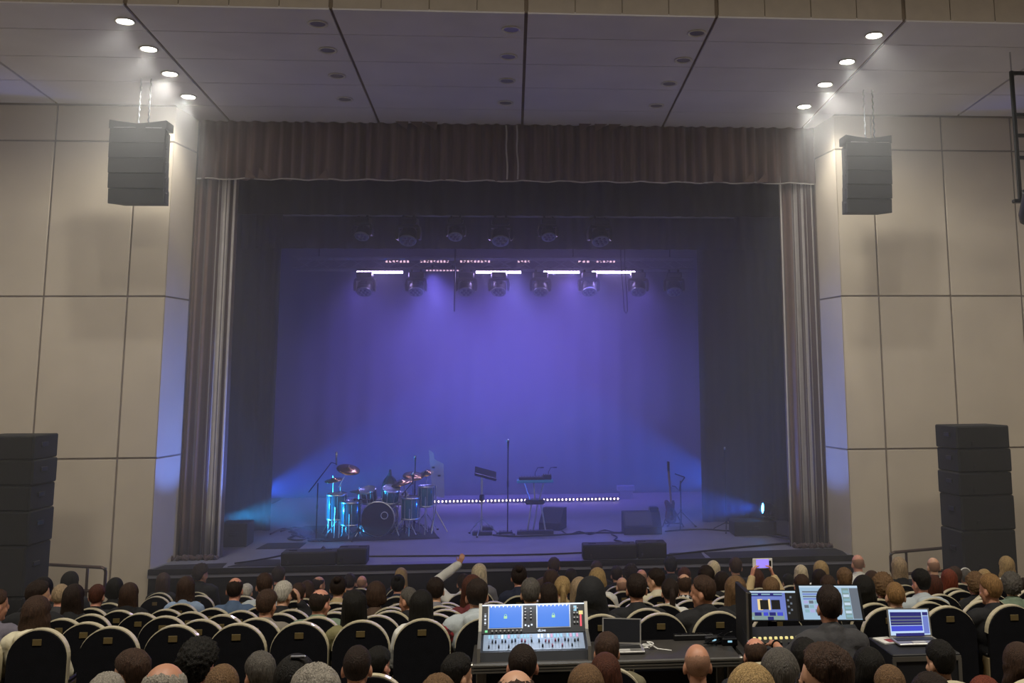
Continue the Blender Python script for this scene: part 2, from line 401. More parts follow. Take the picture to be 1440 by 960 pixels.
# ------------------------------------------------------------------ haze
def haze(name, x, y, z, dens, col, label):
    m = bpy.data.materials.new(name); m.use_nodes = True; nt = m.node_tree; nt.nodes.clear()
    o = nt.nodes.new('ShaderNodeOutputMaterial'); v = nt.nodes.new('ShaderNodeVolumeScatter')
    v.inputs['Color'].default_value = (*col, 1); v.inputs['Density'].default_value = dens; v.inputs['Anisotropy'].default_value = .2
    nt.links.new(v.outputs[0], o.inputs['Volume'])
    b = MB().box(((x[0]+x[1])/2, (y[0]+y[1])/2, (z[0]+z[1])/2), (x[1]-x[0], y[1]-y[0], z[1]-z[0])).build(name, m)
    tag(b, label, 'haze', kind='stuff'); return b
haze('stage_haze', (-5.2, 5.2), (18.0, 26.2), (1.03, 9.3), .045, (.9, .9, 1), 'violet and blue stage haze hanging in the light')
haze('hall_haze', (-9.4, 9.4), (12.2, 17.7), (1.2, 9.3), .026, (1, 1, 1), 'thin haze drifting under the ceiling downlights')

def cloud(loc, rad, dens, label):
    m = bpy.data.materials.new('smoke'); m.use_nodes = True; nt = m.node_tree; nt.nodes.clear()
    o = nt.nodes.new('ShaderNodeOutputMaterial'); v = nt.nodes.new('ShaderNodeVolumeScatter'); tc = nt.nodes.new('ShaderNodeTexCoord')
    ln = nt.nodes.new('ShaderNodeVectorMath'); ln.operation = 'LENGTH'; mr = nt.nodes.new('ShaderNodeMapRange'); mr.interpolation_type = 'SMOOTHSTEP'
    mr.inputs['From Min'].default_value = 1.0; mr.inputs['From Max'].default_value = 0.0; mr.inputs['To Max'].default_value = dens
    nt.links.new(tc.outputs['Object'], ln.inputs[0]); nt.links.new(ln.outputs['Value'], mr.inputs['Value']); nt.links.new(mr.outputs[0], v.inputs['Density']); nt.links.new(v.outputs[0], o.inputs['Volume'])
    b = MB().ell((0, 0, 0), (1, 1, 1), None, 20, 12).build('smoke_cloud', m); b.location = loc; b.scale = rad; tag(b, label, 'smoke', kind='stuff')
cloud((-5.4, 15.9, 7.6), (2.3, 2.0, 1.5), .14, 'grey smoke glowing around the lit downlights on the drum kit side')
cloud((5.4, 15.9, 7.6), (2.3, 2.0, 1.5), .14, 'grey smoke glowing around the lit downlights on the guitar side')
ORD = ['first', 'second', 'third', 'fourth', 'fifth', 'sixth', 'seventh', 'eighth']
# ------------------------------------------------------------------ downlights in the panelled ceiling
M_white = mat('white_enamel', '#e6e4de', .4)
M_lamp = mat('lamp_lit', '#fff6e0', .4, emit=(1, .95, .82), estr=55)
M_off = mat('lamp_unlit', '#8c8890', .3)
trim_me = None
def downlight(px, py, lit, label, aim=None):
    global trim_me
    p = ceil_pt(px, py)
    o = empty('ceiling_downlight', label, 'downlight', p-Vector((0, 0, .004)), 0, 'lit ceiling downlights' if lit else 'unlit ceiling downlights')
    o.rotation_euler = (-SL, 0, 0)
    if trim_me is None:
        a = MB(); a.smooth = True; a.lathe([(.125, .0), (.13, -.012), (.115, -.018), (.10, -.012), (.095, .004)], 24); a1 = a.mesh('trim_ring', M_white)
        b = MB(); b.lathe([(0, -.004), (.095, -.004), (.095, .003), (0, .003)], 24); b1 = b.mesh('lens', M_lamp)
        b2 = b1.copy(); b2.materials[0] = M_off; trim_me = (a1, b1, b2)
    obj('trim_ring', trim_me[0], o); obj('lens', trim_me[1 if lit else 2], o)
    if lit: spot('downlight_lamp', p-Vector((0, 0, .06)), aim, 170, (1, .97, .90), 112, .8, .07)
for i, (px, py) in enumerate(((176, 29), (209, 68), (239, 103), (265, 135))):
    downlight(px, py, True, 'lit ceiling downlight on the drum kit side, %s from the stage curtain' % ORD[3-i], (ceil_pt(px, py).x-2.4, ceil_pt(px, py).y+.5, 2))
for i, (px, py) in enumerate(((1229, 49), (1191, 86), (1160, 118), (1131, 149))):
    downlight(px, py, True, 'lit ceiling downlight on the guitar side, %s from the stage curtain' % ORD[3-i], (ceil_pt(px, py).x+2.4, ceil_pt(px, py).y+.5, 2))
for k, (px, py) in enumerate(((719, 41), (715, 79), (713, 113), (711, 144), (980, 46), (961, 84), (941, 117), (923, 148), (447, 33), (461, 70), (474, 106), (485, 139))):
    downlight(px, py, False, 'unlit ceiling downlight in the %s line, %s from the stage curtain' % (('middle', 'guitar side', 'drum kit side')[k//4], ORD[3-k % 4]))

# ------------------------------------------------------------------ loudspeakers
M_grille = mat('speaker_grille', '#101112', .8, var=.25, scale=40, bump=.4, bscale=220)
M_cab = mat('speaker_cabinet', '#131415', .75, var=.2)
def line_array(px0, px1, py0, py1, s, label):
    """curved cluster of five cabinets flown from the ceiling; s = side the cabinets' flanks show"""
    Y = 15.6; a, b = aty(px0, py0, Y), aty(px1, py1, Y); W = (b.x-a.x); H = a.z-b.z; cx = (a.x+b.x)/2
    o = empty('line_array', label, 'loudspeaker', (cx, Y, b.z), 0, 'flown line array loudspeakers'); o.rotation_euler = (0, 0, 0)
    n = 5; hh = (H-.12)/n; z = H-.12; W *= .86
    for k in range(n):
        t = .02*k; Mx = Matrix.Translation((0, .006*k*k, z-hh/2)) @ Matrix.Rotation(t, 4, 'X')
        c = MB(); c.prism([(-W/2, -.02), (W/2, -.02), (W/2*.8, .45), (-W/2*.8, .45)], -hh/2+.002, hh/2-.002, Mx, 'z')
        cab = c.build('cabinet', M_cab, o)
        g = MB(); g.box((0, -.035, 0), (W*.99, .02, hh-.005), Mx, bev=.003); g.build('grille', M_grille, cab)
        for e in (-1, 1):
            MB().box((e*W*.47, .06, 0), (.018, .12, hh*.7), Mx).build('rigging_bar', M_metal, cab)
            MB().cyl(Mx @ Vector((e*W*.46, .1, hh*.22)), Mx @ Vector((e*W*.50, .1, hh*.22)), .013, n=8).build('rigging_pin', M_steel, cab)
        z -= hh
    f = MB(); f.prism([(-W/2-.01, H), (-W/2-.01, H-.12), (W/2+.01, H-.12), (W/2+.01, H), (W/4, H-.03), (0, H-.05), (-W/4, H-.03)], -.04, .3); f.build('flying_frame', M_metal, o)
    MB().box((-W*.22, -.05, H-.115), (W*.4, .012, .014)).box((W*.3, -.05, H-.115), (W*.3, .012, .014)).build('frame_edge', M_steel, o)
    zt_ = zc_at(Y)-b.z
    for x in (-.02, .12):
        k = MB(); n_ = 14
        for i in range(n_):
            zz = H-.03+(zt_-H+.03)*i/n_; z2 = H-.03+(zt_-H+.03)*(i+1)/n_
            k.cyl((x+.006*(-1)**i, .05, zz), (x-.006*(-1)**i, .05, z2), .011, n=6)
        k.build('chain', M_steel if x < 0 else M_metal, o)
    return o
line_array(150, 234, 169, 285, -1, 'curved black line array loudspeaker hung before the wall on the drum kit side')
line_array(1184, 1262, 190, 298, 1, 'curved black line array loudspeaker hung before the wall on the guitar side')

def stack(px0, px1, pys, Y, label, grp, twist):
    """ground stack: each cabinet is a thing"""
    xa, xb = aty(px0, pys[len(pys)//2], Y).x, aty(px1, pys[len(pys)//2], Y).x; W = xb-xa; xc = (xa+xb)/2
    zs = [aty((px0+px1)/2, p, Y).z for p in pys]
    n = max(1, round((zs[-1])/(zs[-2]-zs[-1])+.4)); rest = zs[-1]
    while zs[-1] > .75: zs.append(zs[-1]-.62)
    zs.append(0.0)
    for k in range(len(zs)-1):
        z1, z0 = zs[k], zs[k+1]; h = z1-z0
        o = empty('stacked_speaker', label[0] if k == 0 else label[1] % ORD[k], 'loudspeaker', (xc+.012*(k % 2), Y+.3, z0), twist, grp+(' top' if k == 0 else ''))
        MB().box((0, 0, h/2), (W-.02, .6, h-.006), bev=.015).build('cabinet', M_cab, o)
        MB().box((0, -.305, h/2), (W-.05, .02, h-.035), bev=.006).build('grille', M_grille, o)
        MB().box((-W*.2, -.318, h*.25), (.05, .008, .05)).build('badge', M_metal, o)
        for e in (-1, 1): MB().box((e*(W/2-.002), -.05, h*.6), (.02, .16, .06), bev=.006).build('handle', M_blackpl, o)
stack(1342, 1423, [598, 631, 664, 697, 746], 14.6, ('topmost black speaker in the ground stack by the guitar side wall', '%s black speaker from the top in the ground stack by the guitar side wall'), 'ground stack on the guitar side', .1)
stack(-36, 50, [612, 647, 683, 719, 768], 14.6, ('topmost black speaker in the ground stack by the drum side wall', '%s black speaker from the top in the ground stack by the drum side wall'), 'ground stack on the drum side', -.1)

# ------------------------------------------------------------------ hanging side rig at the guitar-side edge of the hall
Yr = 13.9
o = empty('side_lighting_ladder', 'dark ladder frame of stage lamps hung at the side wall by the guitar side', 'lighting frame', (aty(1432, 200, Yr).x, Yr, aty(1432, 283, Yr).z))
hgt = aty(1432, 100, Yr).z-aty(1432, 283, Yr).z; wd = .62
for x in (0, wd): MB().box((x-.03, 0, hgt/2), (.05, .05, hgt), bev=.006).build('upright', M_metal, o)
for z in (0.03, hgt*.33, hgt*.5, hgt*.66, hgt-.03): MB().box((wd/2-.03, 0, z), (wd, .045, .05), bev=.006).build('rung', M_metal, o)
for z in (hgt*.18, hgt*.42, hgt*.83):
    a = MB(); a.smooth = True; a.lathe([(0, -.14), (.09, -.14), (.115, -.06), (.12, .12), (.1, .16), (0, .15)], 16, Matrix.Translation((wd*.5, -.08, z)) @ Matrix.Rotation(math.radians(70), 4, 'X')); b = a.build('lamp_can', M_blackpl, o)
    MB().tube([(wd*.5-.14, 0, z+.02), (wd*.5-.14, -.08, z), (wd*.5+.14, -.08, z), (wd*.5+.14, 0, z+.02)], .012, 6).build('yoke', M_metal, b)
for x in (0, wd): MB().cyl((x-.03, 0, hgt-.02), (x-.03, 0, zc_at(Yr)-o.location.z+.02), .012, n=6).build('hanger', M_steel, o)
o = empty('hanging_spotlight', 'black spotlight hung below the side lighting ladder', 'spotlight', aty(1436, 300, Yr))
a = MB(); a.smooth = True; a.lathe([(0, -.2), (.1, -.2), (.135, -.1), (.135, .2), (.15, .24), (.13, .25), (0, .22)], 20, Matrix.Translation((.08, -.1, .04)) @ Matrix.Rotation(math.radians(30), 4, 'X')); b = a.build('housing', M_blackpl, o)
MB().box((.08, 0, .17), (.36, .1, .05), bev=.01).build('clamp_bar', M_metal, o)
MB().cyl((.08, 0, .17), (.08, 0, aty(1436, 283, Yr).z-o.location.z+.02), .014, n=8).build('hanger', M_metal, o)

# ------------------------------------------------------------------ handrails by the side stairs
M_rail = mat('handrail_brown', '#4b3a34', .35, .5)
def rail(px_a, px_b, pya, pyb, Y, flip, label):
    a, b = aty(px_a, pya, Y), aty(px_b, pyb, Y)
    o = empty('handrail', label, 'handrail', (a.x, Y, 0))
    R = b-a; dz = -.32; s = 1 if b.x > a.x else -1
    pts = [(R.x, 0, b.z), (.06*s, 0, a.z-.005), (.02*s, 0, a.z-.02), (0, 0, a.z-.06), (0, 0, a.z+dz+.06), (.02*s, 0, a.z+dz+.015), (.06*s, 0, a.z+dz), (R.x, 0, b.z+dz)]
    MB().tube(pts, .022, 8).build('rail', M_rail, o)
    for t in (.2, .75): MB().cyl((R.x*t, 0, 0), (R.x*t, 0, a.z+R.z*t), .02, n=8).build('post', M_rail, o)
    MB().cyl((0, -.03, a.z-.02), (0, .0, a.z-.02), .016, n=8).build('end_cap', M_steel, o)
    MB().box((R.x*.5, 0, .02), (abs(R.x)*.8, .12, .04)).build('base_plate', M_rail, o)
rail(149, 20, 797, 791, 15.8, 1, 'brown tubular handrail by the stairs on the drum kit side')
rail(1252, 1362, 776, 767, 15.8, 1, 'brown tubular handrail by the stairs on the guitar side')

# ------------------------------------------------------------------ lighting truss and rig
M_alu = mat('truss_aluminium', '#8d8f98', .35, .9)
zT, zB = aty(700, 362.5, YT).z, aty(700, 378, YT).z; xa, xb = aty(412, 370, YT).x, aty(976, 371, YT).x; DT = .30
tr = empty('lighting_truss', 'aluminium box truss hung across the stage, carrying moving heads', 'truss', (0, YT, zB))
H = zT-zB
for y in (0, DT):
    for z in (0, H): MB().cyl((xa, y, z), (xb, y, z), .025, n=8).build('chord', M_alu, tr)
nb = 22; st = (xb-xa)/nb
bm1 = MB().cyl((0, 0, 0), (st, 0, H), .011, n=6).mesh('brace', M_alu); bm2 = MB().cyl((0, 0, H), (st, 0, 0), .011, n=6).mesh('brace', M_alu)
bm3 = MB().cyl((0, 0, 0), (st, DT, 0), .011, n=6).mesh('brace', M_alu)
for k in range(nb):
    for y in (0, DT): obj('brace', bm1 if (k+(y > 0)) % 2 else bm2, tr, (xa+k*st, y, 0))
    obj('brace', bm3, tr, (xa+k*st, 0, H))
for x in (xa+.5, -1.2, 1.3, xb-.5): MB().cyl((x, DT/2, H), (x, DT/2, 9.99-zB), .012, n=6).build('hoist_chain', M_metal, tr)
# LED battens under the front chord
M_ledw = mat('led_white_violet', '#e8dcff', .4, emit=(.72, .55, 1.0), estr=14)
M_ledp = mat('led_pink', '#e8c8d8', .4, emit=(.9, .55, .72), estr=1.6)
def batten(x0, x1, z, y, m, label, grp, light=0):
    o = empty('led_batten', label, 'stage light', ((x0+x1)/2, y, z), 0, grp); L = x1-x0
    MB().box((0, 0, .0), (L, .07, .06), bev=.008).build('housing', M_blackpl, o)
    n = max(3, int(L/.07))
    l = MB()
    for k in range(n):
        l.box((-L/2+L*(k+.5)/n, -.036, -.012), (L/n*(.86 if m is M_ledw else .55), .012, .036 if m is M_ledw else .022))
        l.box((-L/2+L*(k+.5)/n, -.02, -.033), (L/n*(.86 if m is M_ledw else .55), .04, .012))
    l.build('lens_strip', m, o)
    for x in (-L*.3, L*.3): MB().box((x, .03, .055), (.04, .03, .07)).build('bracket', M_metal, o)
    if light:
        area('batten_lamp', ((x0+x1)/2, y-.02, z-.05), ((x0+x1)/2, y-2, z-1.2), light, (.5, .36, 1), L, .05, 175)
for kk, (p0, p1, on) in enumerate(((502, 567, 1), (598, 646, 0), (669, 733, 1), (764, 815, 1), (832, 893, 1))):
    a, b = aty(p0, 381.5 if on else 378, YT-.02), aty(p1, 382 if on else 378, YT-.02)
    batten(a.x, b.x, (a.z+b.z)/2, YT-.03 if on else YT+.04, M_ledw if on else M_ledp, 'lit white violet LED batten under the truss, %s from the drum kit end' % ORD[kk if kk < 1 else kk-1] if on else 'dim pink LED batten on the lighting truss between two moving heads', 'LED battens under the truss' if on else None, 26 if on else 0)
for kk, (p0, p1) in enumerate(((541, 576), (590, 632), (646, 690), (727, 746), (812, 830), (838, 866))):
    a, b = aty(p0, 366, YT+DT), aty(p1, 366.5, YT+DT); batten(a.x, b.x, a.z, YT+DT+.06, M_ledp, 'pinkish LED batten behind the truss braces, %s from the drum kit end' % ORD[kk], 'LED battens behind the truss')

# moving heads
M_headpl = mat('fixture_black', '#17171b', .4, var=.2)
M_lensd = mat('lens_honeycomb', '#6e6480', .15, coat=.6)
def moving_head():
    o = empty('moving_head', 'x', 'stage light')
    MB().box((0, 0, -.06), (.30, .26, .12), bev=.02).build('base', M_headpl, o)
    y = MB()
    y.prism([(-.17, -.12), (.17, -.12), (.20, -.15), (.20, -.17), (-.20, -.17), (-.20, -.15)], -.08, .08)
    for s in (-1, 1): y.prism([(s*.20, -.15), (s*.16, -.16), (s*.155, -.33), (s*.175, -.37), (s*.205, -.36), (s*.215, -.25)], -.07, .07)
    y.build('yoke', M_headpl, o)
    T = Matrix.Translation((0, 0, -.28)) @ Matrix.Rotation(math.radians(-32), 4, 'X') @ Matrix.Translation((0, 0, .28))
    h = MB(); h.smooth = True; h.lathe([(0, -.15), (.08, -.155), (.125, -.185), (.147, -.25), (.15, -.33), (.14, -.39), (.13, -.40)], 24, T); hd = h.build('head', M_headpl, o)
    r = MB(); r.smooth = True; r.lathe([(.132, -.385), (.148, -.40), (.142, -.42), (.122, -.415)], 24, T); r.build('lens_ring', M_alu, hd)
    l = MB(); l.lathe([(0, -.395), (.124, -.395), (.12, -.405), (0, -.412)], 24, T)
    for k in range(7):
        a = math.pi/3*k; c = (0, 0) if k == 6 else (.078*math.cos(a), .078*math.sin(a))
        l.lathe([(.036, -.40), (.03, -.43), (0, -.44)], 6, T @ Matrix.Translation((c[0], c[1], 0)))
    l.build('lens', M_lensd, hd)
    for k in range(4): MB().box((0, -.146, -.23-.026*k), (.13, .014, .009), T).build('cooling_fin', M_metal, hd)
    for x in (-.09, .09): MB().box((x, 0, .02), (.04, .07, .07)).build('clamp', M_metal, o)
    return o
mh = moving_head(); first = True
nb_lbl = ['under the first lit batten', 'between the drum kit and the dim batten', 'by the hanging pipe', 'above the music stand', 'above the keyboard table', 'above the big floor wedge', 'by the dangling cable loop', 'at the dark end of the truss']
for k, px in enumerate((514, 586, 656, 702, 760, 828, 897, 947)):
    p = aty(px, 383.5, YT+.02); o = mh if first else copy_tree(mh); first = False
    o.location = (p.x, YT+.0, zB-.075); o.rotation_euler = (0, 0, .06*(k % 3-1)); o.scale = (1.08, 1.08, 1.08)
    o['label'] = 'black moving head lamp hung under the truss '+nb_lbl[k]; o['group'] = 'moving heads under the truss'
YP = 19.8; zP = aty(705, 303.5, YP).z
pp = empty('lighting_pipe', 'dark steel pipe carrying unlit moving heads in front of the truss', 'pipe', (0, YP, zP))
MB().cyl((-4.2, 0, 0), (4.2, 0, 0), .026, n=10).build('tube', M_alu, pp)
for x in (-3.9, -1.3, 1.3, 3.9): MB().cyl((x, 0, 0), (x, 0, 9.99-zP), .008, n=6).build('wire', M_metal, pp)
nb2 = ['at the drum kit end', 'second from the drum kit end', 'third from the drum kit end', 'third from the guitar end', 'second from the guitar end', 'at the guitar end']
for k, px in enumerate((511, 575, 641, 704, 771, 843)):
    p = aty(px, 310, YP); o = copy_tree(mh); o.location = (p.x, YP, zP-.055); o.rotation_euler = (0, 0, .08*(k-2.5)); s = 1.1 if k % 2 else .9; o.scale = (s, s, s)
    o['label'] = 'unlit black moving head lamp on the front pipe, '+nb2[k]; o['group'] = 'moving heads on the front pipe'
# dangling pipe and cable loop
p0, p1 = aty(639.5, 352, YT-.5), aty(639, 438, YT-.5)
hp = MB().cyl(p1, (p0.x, p0.y, 9.98), .016, n=8).build('hanging_pipe', M_headpl); tag(hp, 'thin dark pipe dangling in front of the truss above the drum kit', 'pipe')
pts = [aty(x, y, YT-.45) for (x, y) in ((873, 366), (874.5, 390), (876.5, 415), (878, 437), (880.5, 440.5), (882.5, 437), (881.5, 415), (879.5, 390), (878.5, 366))]
pts = [Vector((pts[0].x, pts[0].y, 9.98))] + pts + [Vector((pts[-1].x, pts[-1].y, 9.98))]
cb = MB().tube(pts, .011, 6).build('cable_loop', M_headpl); tag(cb, 'dark cable loop dangling from the truss', 'cable')

# floor LED strip at the back of the stage
M_ledamb = mat('led_amber_white', '#fff0dc', .4, emit=(1.0, .78, .66), estr=4.5)
lens_me = None
xs0, xs1 = atz(557, 708, ZS).x, atz(871, 704, ZS).x; n = 5; L = (xs1-xs0)/n; YL = 24.75
for k in range(n):
    o = empty('floor_led_bar', 'floor LED bar with a row of glowing amber white lenses before the backdrop', 'stage light', (xs0+L*(k+.5), YL, ZS), 0, 'floor LED bars at the back of the stage')
    MB().box((0, 0, .055), (L-.04, .1, .075), bev=.01).build('housing', M_blackpl, o)
    for x in (-L*.35, L*.35): MB().box((x, 0, .01), (.06, .14, .02)).build('foot', M_metal, o)
    if lens_me is None:
        a = MB(); a.smooth = True; a.ell((0, 0, 0), (.019, .016, .024), None, 10, 6); lens_me = a.mesh('lens', M_ledamb)
    for j in range(12): obj('lens', lens_me, o, (-L/2+L*(j+.5)/12, -.052, .06))
a = aty(880, 693, 25.2); o = MB().box((a.x, 25.2, ZS+.24), (.4, .22, .12), bev=.01).box((a.x, 25.2, ZS+.09), (.3, .2, .18)).build('effect_box', mat('pale_box', '#5c5a70', .6)); tag(o, 'pale low effects box beside the glowing floor strip', 'box')

# side lamps with blue beams
M_ledblue = mat('led_blue', '#3aa0ff', .3, emit=(.05, .35, 1.0), estr=30)
def par(loc, aim, energy, ang, label, base=.0, col=BLUE):
    o = empty('side_lamp', label, 'stage light', loc); v = (Vector(aim)-Vector(loc)).normalized()
    Mx = Matrix.Translation((0, 0, .16+base)) @ v.to_track_quat('Z', 'Y').to_matrix().to_4x4()
    a = MB(); a.smooth = True; a.lathe([(0, -.13), (.07, -.12), (.10, -.06), (.112, .06), (.118, .10), (.10, .10), (.098, .06)], 20, Mx); a.build('housing', M_headpl, o)
    MB().lathe([(0, .062), (.098, .062), (.098, .07), (0, .075)], 20, Mx).build('lens', M_ledblue, o)
    MB().tube([(0, -.14, .16+base), (0, -.14, .03+base), (0, 0, .015+base), (0, .14, .03+base), (0, .14, .16+base)], .014, 6).build('stand', M_metal, o)
    MB().box((0, 0, .01+base/2), (.2, .24, .02+base), bev=.006).build('base', M_headpl, o)
    spot('side_beam', Vector(loc)+Vector((0, 0, .16+base))+v*.1, Vector(aim), energy, col, ang, .5, .09)
    return o
p = aty(1079, 722, 19.35)
par((p.x, 19.35, ZS+.28), (p.x-5, 18.7, ZS+.75), 900, 34, 'blue side lamp glowing on the black case beside the striped curtain', 0)
par((-5.05, 19.6, ZS), (-1.6, 20.4, ZS+.7), 1500, 36, 'blue side lamp tucked behind the striped curtain by the drum kit', .2, (.02, .42, 1.0))
par((-5.1, 21.7, ZS), (-.6, 22.2, ZS+1.75), 2300, 44, 'blue side lamp behind the leg drape beside the drum kit', .35)
par((4.75, 21.9, ZS), (.5, 22.4, ZS+1.7), 2300, 42, 'blue side lamp behind the leg drape by the guitar', .35)
# made-up floor lamps, added to throw blue light on the reveals
for s, lb in ((-1, 'small added violet fill lamp before the reveal on the drum kit side'), (1, 'small added violet fill lamp before the reveal on the guitar side')):
    x = s*2.9 if s < 0 else 2.15
    o = par((x, 17.5, ZS), (s*5.3, 17.4, 3.3), 430 if s < 0 else 420, 46, lb, 0, (.10, .22, 1.0)); o.scale = (.7, .7, .7)

# ------------------------------------------------------------------ boxes on the stage
def cabinet(name, px0, px1, pyt, pyb, label, Y=None, depth_=.42, wedge=0, grp=None, dz=None, M=M_cab, rz=0):
    b = atz((px0+px1)/2, pyb, ZS); Y = b.y if Y is None else Y
    x0, x1 = aty(px0, pyb, Y).x, aty(px1, pyb, Y).x; W = x1-x0; H = dz or aty((px0+px1)/2, pyt, Y).z-ZS
    o = empty(name, label, 'loudspeaker' if 'speaker' in name or 'wedge' in name else 'case', ((x0+x1)/2, Y, ZS), rz, grp)
    if wedge: MB().prism([(0, 0), (0, H*.35), (wedge, H), (depth_, H), (depth_, 0)], -W/2, W/2, None, 'x').build('cabinet', M, o)
    else: MB().box((0, depth_/2, H/2), (W, depth_, H), bev=.014).build('cabinet', M, o)
    return o, W, H
for (a, b, t, bt, lb) in ((394, 472, 776, 800, 'long low front fill speaker on the stage lip before the drum kit'), (473, 515, 771, 799, 'short front fill speaker beside the long one before the drum kit'),
                          (820, 896, 766, 790, 'long low front fill speaker on the stage lip before the big floor wedge'), (897, 938, 763, 788, 'short front fill speaker beside the long one near the guitar side')):
    o, W, H = cabinet('front_fill_speaker', a, b, t, bt, lb, Y=17.02, depth_=.34)
    MB().box((0, -.008, H/2), (W-.03, .018, H-.03), bev=.005).build('grille', M_grille, o)
    for e in (-1, 1): MB().box((e*W*.32, .17, H+.004), (.12, .03, .012)).build('handle', M_blackpl, o)
    MB().box((-W*.35, -.02, H*.3), (.03, .006, .05)).build('badge', M_steel, o)
o, W, H = cabinet('floor_wedge', 878, 931, 722, 752, 'big black floor wedge monitor with sloping grille near the guitar', Y=19.55, depth_=.5, wedge=.3)
MB().add([(-W*.46, .03, H*.41), (W*.26, .03, H*.41), (W*.26, .275, H*.97), (-W*.46, .275, H*.97)], [(0, 1, 2, 3)], Matrix.Translation((0, -.006, .008))).build('grille', mat('wedge_grille', '#3a3a3c', .6, var=.2, scale=60, bump=.4, bscale=200), o)
MB().box((W*.36, .38, H+.03), (W*.24, .2, .09), bev=.015).build('top_pack', M_headpl, o)
o, W, H = cabinet('floor_wedge', 757, 788, 716, 748, 'black tilted floor wedge behind the keyboard table', Y=20.3, depth_=.42, wedge=.25, rz=-.35)
MB().add([(-W*.44, .03, H*.41), (W*.44, .03, H*.41), (W*.44, .225, H*.97), (-W*.44, .225, H*.97)], [(0, 1, 2, 3)], Matrix.Translation((0, -.006, .008))).build('grille', M_grille, o)
def crate(a, b, t, bt, Y, lb, dp=.5):
    o, W, H = cabinet('equipment_case', a, b, t, bt, lb, Y=Y, depth_=dp)
    for e in (-1, 1): MB().box((e*(W/2-.02), -.006, H/2), (.04, .016, H), bev=.004).build('edge_trim', M_metal, o)
    MB().box((0, -.008, H*.55), (.14, .02, .06), bev=.005).build('latch', M_metal, o)
    return o
crate(308, 347, 736, 763, 19.0, 'low black case on the stage behind the striped curtain at the drum side')
crate(1033, 1092, 733, 752, 19.15, 'low black case under the glowing blue side lamp')
# dark mats and strips lying on the boards
def mat_on_floor(name, pxs, label, m, h=.008):
    P = [atz(x, y, ZS) for (x, y) in pxs]; P = [Vector((p.x, max(p.y, YW-.08), p.z)) for p in P]
    o = MB().prism([(p.x, p.y) for p in P], ZS+.0005, ZS+h, None, 'z').build(name, m); tag(o, label, 'mat')
M_matb = mat('mat_black', '#17171c', .9, var=.2)
mat_on_floor('stage_mat', [(360, 772), (376, 764), (431, 763), (421, 771)], 'dark rectangular mat on the stage floor in front of the drum kit', M_matb)
mat_on_floor('stage_mat', [(320, 797), (360, 787), (394, 787), (394, 796)], 'black mat beside the long front fill speaker at the drum side', M_matb)
mat_on_floor('stage_mat', [(214, 801), (232, 795), (319, 792), (303, 805)], 'black mat strip at the stage corner below the striped curtain', M_matb)
mat_on_floor('stage_mat', [(938, 787), (941, 778), (985, 776), (992, 785)], 'black mat beside the short front fill speaker at the guitar side', M_matb)
mat_on_floor('stage_mat', [(1003, 787), (990, 777), (1180, 771), (1192, 781)], 'long black mat strip along the stage lip on the guitar side', M_matb)
mat_on_floor('stage_strip', [(546, 801), (550, 791), (815, 784), (818, 791)], 'violet grey floor strip along the middle of the stage lip', mat('strip_violet', '#5c5a78', .5))
rug = mat('rug_dark', '#262433', .95, var=.3, scale=12, bump=.3)
mat_on_floor('drum_rug', [(405, 748), (455, 762), (618, 757), (600, 738), (430, 740)], 'dark rug spread under the drum kit', rug, .012)

# cables on the boards
def cable(pxs, label, r=.013, m=M_headpl, z=ZS):
    P = [atz(x, y, z) for (x, y) in pxs]; out = []
    for i in range(len(P)-1):
        p0, p1, p2, p3 = P[max(i-1, 0)], P[i], P[i+1], P[min(i+2, len(P)-1)]
        for k in range(6):
            t = k/6; out.append(.5*((2*p1)+(p2-p0)*t+(2*p0-5*p1+4*p2-p3)*t*t+(3*p1-p0-3*p2+p3)*t**3))
    out.append(P[-1]); out = [Vector((p.x, p.y, z+r+.001)) for p in out]
    o = MB().tube(out, r, 6).build('stage_cable', m); tag(o, label, 'cable')
cable([(515, 783), (600, 782.5), (700, 781.5), (770, 780), (819, 778)], 'straight black cable running along the front of the stage')
cable([(938, 782), (1000, 775), (1060, 769), (1120, 765), (1175, 768)], 'black cable running from the short front fill speaker to the striped curtain', .016)
cable([(395, 782), (376, 786), (352, 790), (330, 793)], 'black cable leaving the long front fill speaker towards the stage corner')
cable([(693, 753), (720, 755), (760, 754), (800, 752), (830, 750), (880, 750)], 'black cable running from the pedalboards to the big floor wedge', .015)
cable([(790, 747), (800, 752), (815, 748), (830, 752), (850, 746), (868, 750), (880, 745)], 'tangled black cable behind the big floor wedge', .012)
cable([(860, 752), (868, 756), (864, 760), (874, 762), (878, 765)], 'short loop of cable below the big floor wedge', .012)
cable([(935, 748), (960, 746), (990, 745), (1020, 747), (1050, 748), (1090, 752), (1130, 762)], 'black cable running past the lone microphone stand to the curtain', .014)
cable([(1060, 750), (1100, 757), (1140, 764), (1165, 768), (1180, 770)], 'black cable heap end near the striped curtain on the guitar side', .018)
cable([(380, 752), (400, 744), (420, 752), (405, 758), (425, 760), (445, 750), (460, 757)], 'tangled black cable beside the drum rug', .016)
cable([(395, 748), (415, 742), (440, 748), (430, 757), (410, 752), (450, 762)], 'second tangled cable beside the drum rug', .014)
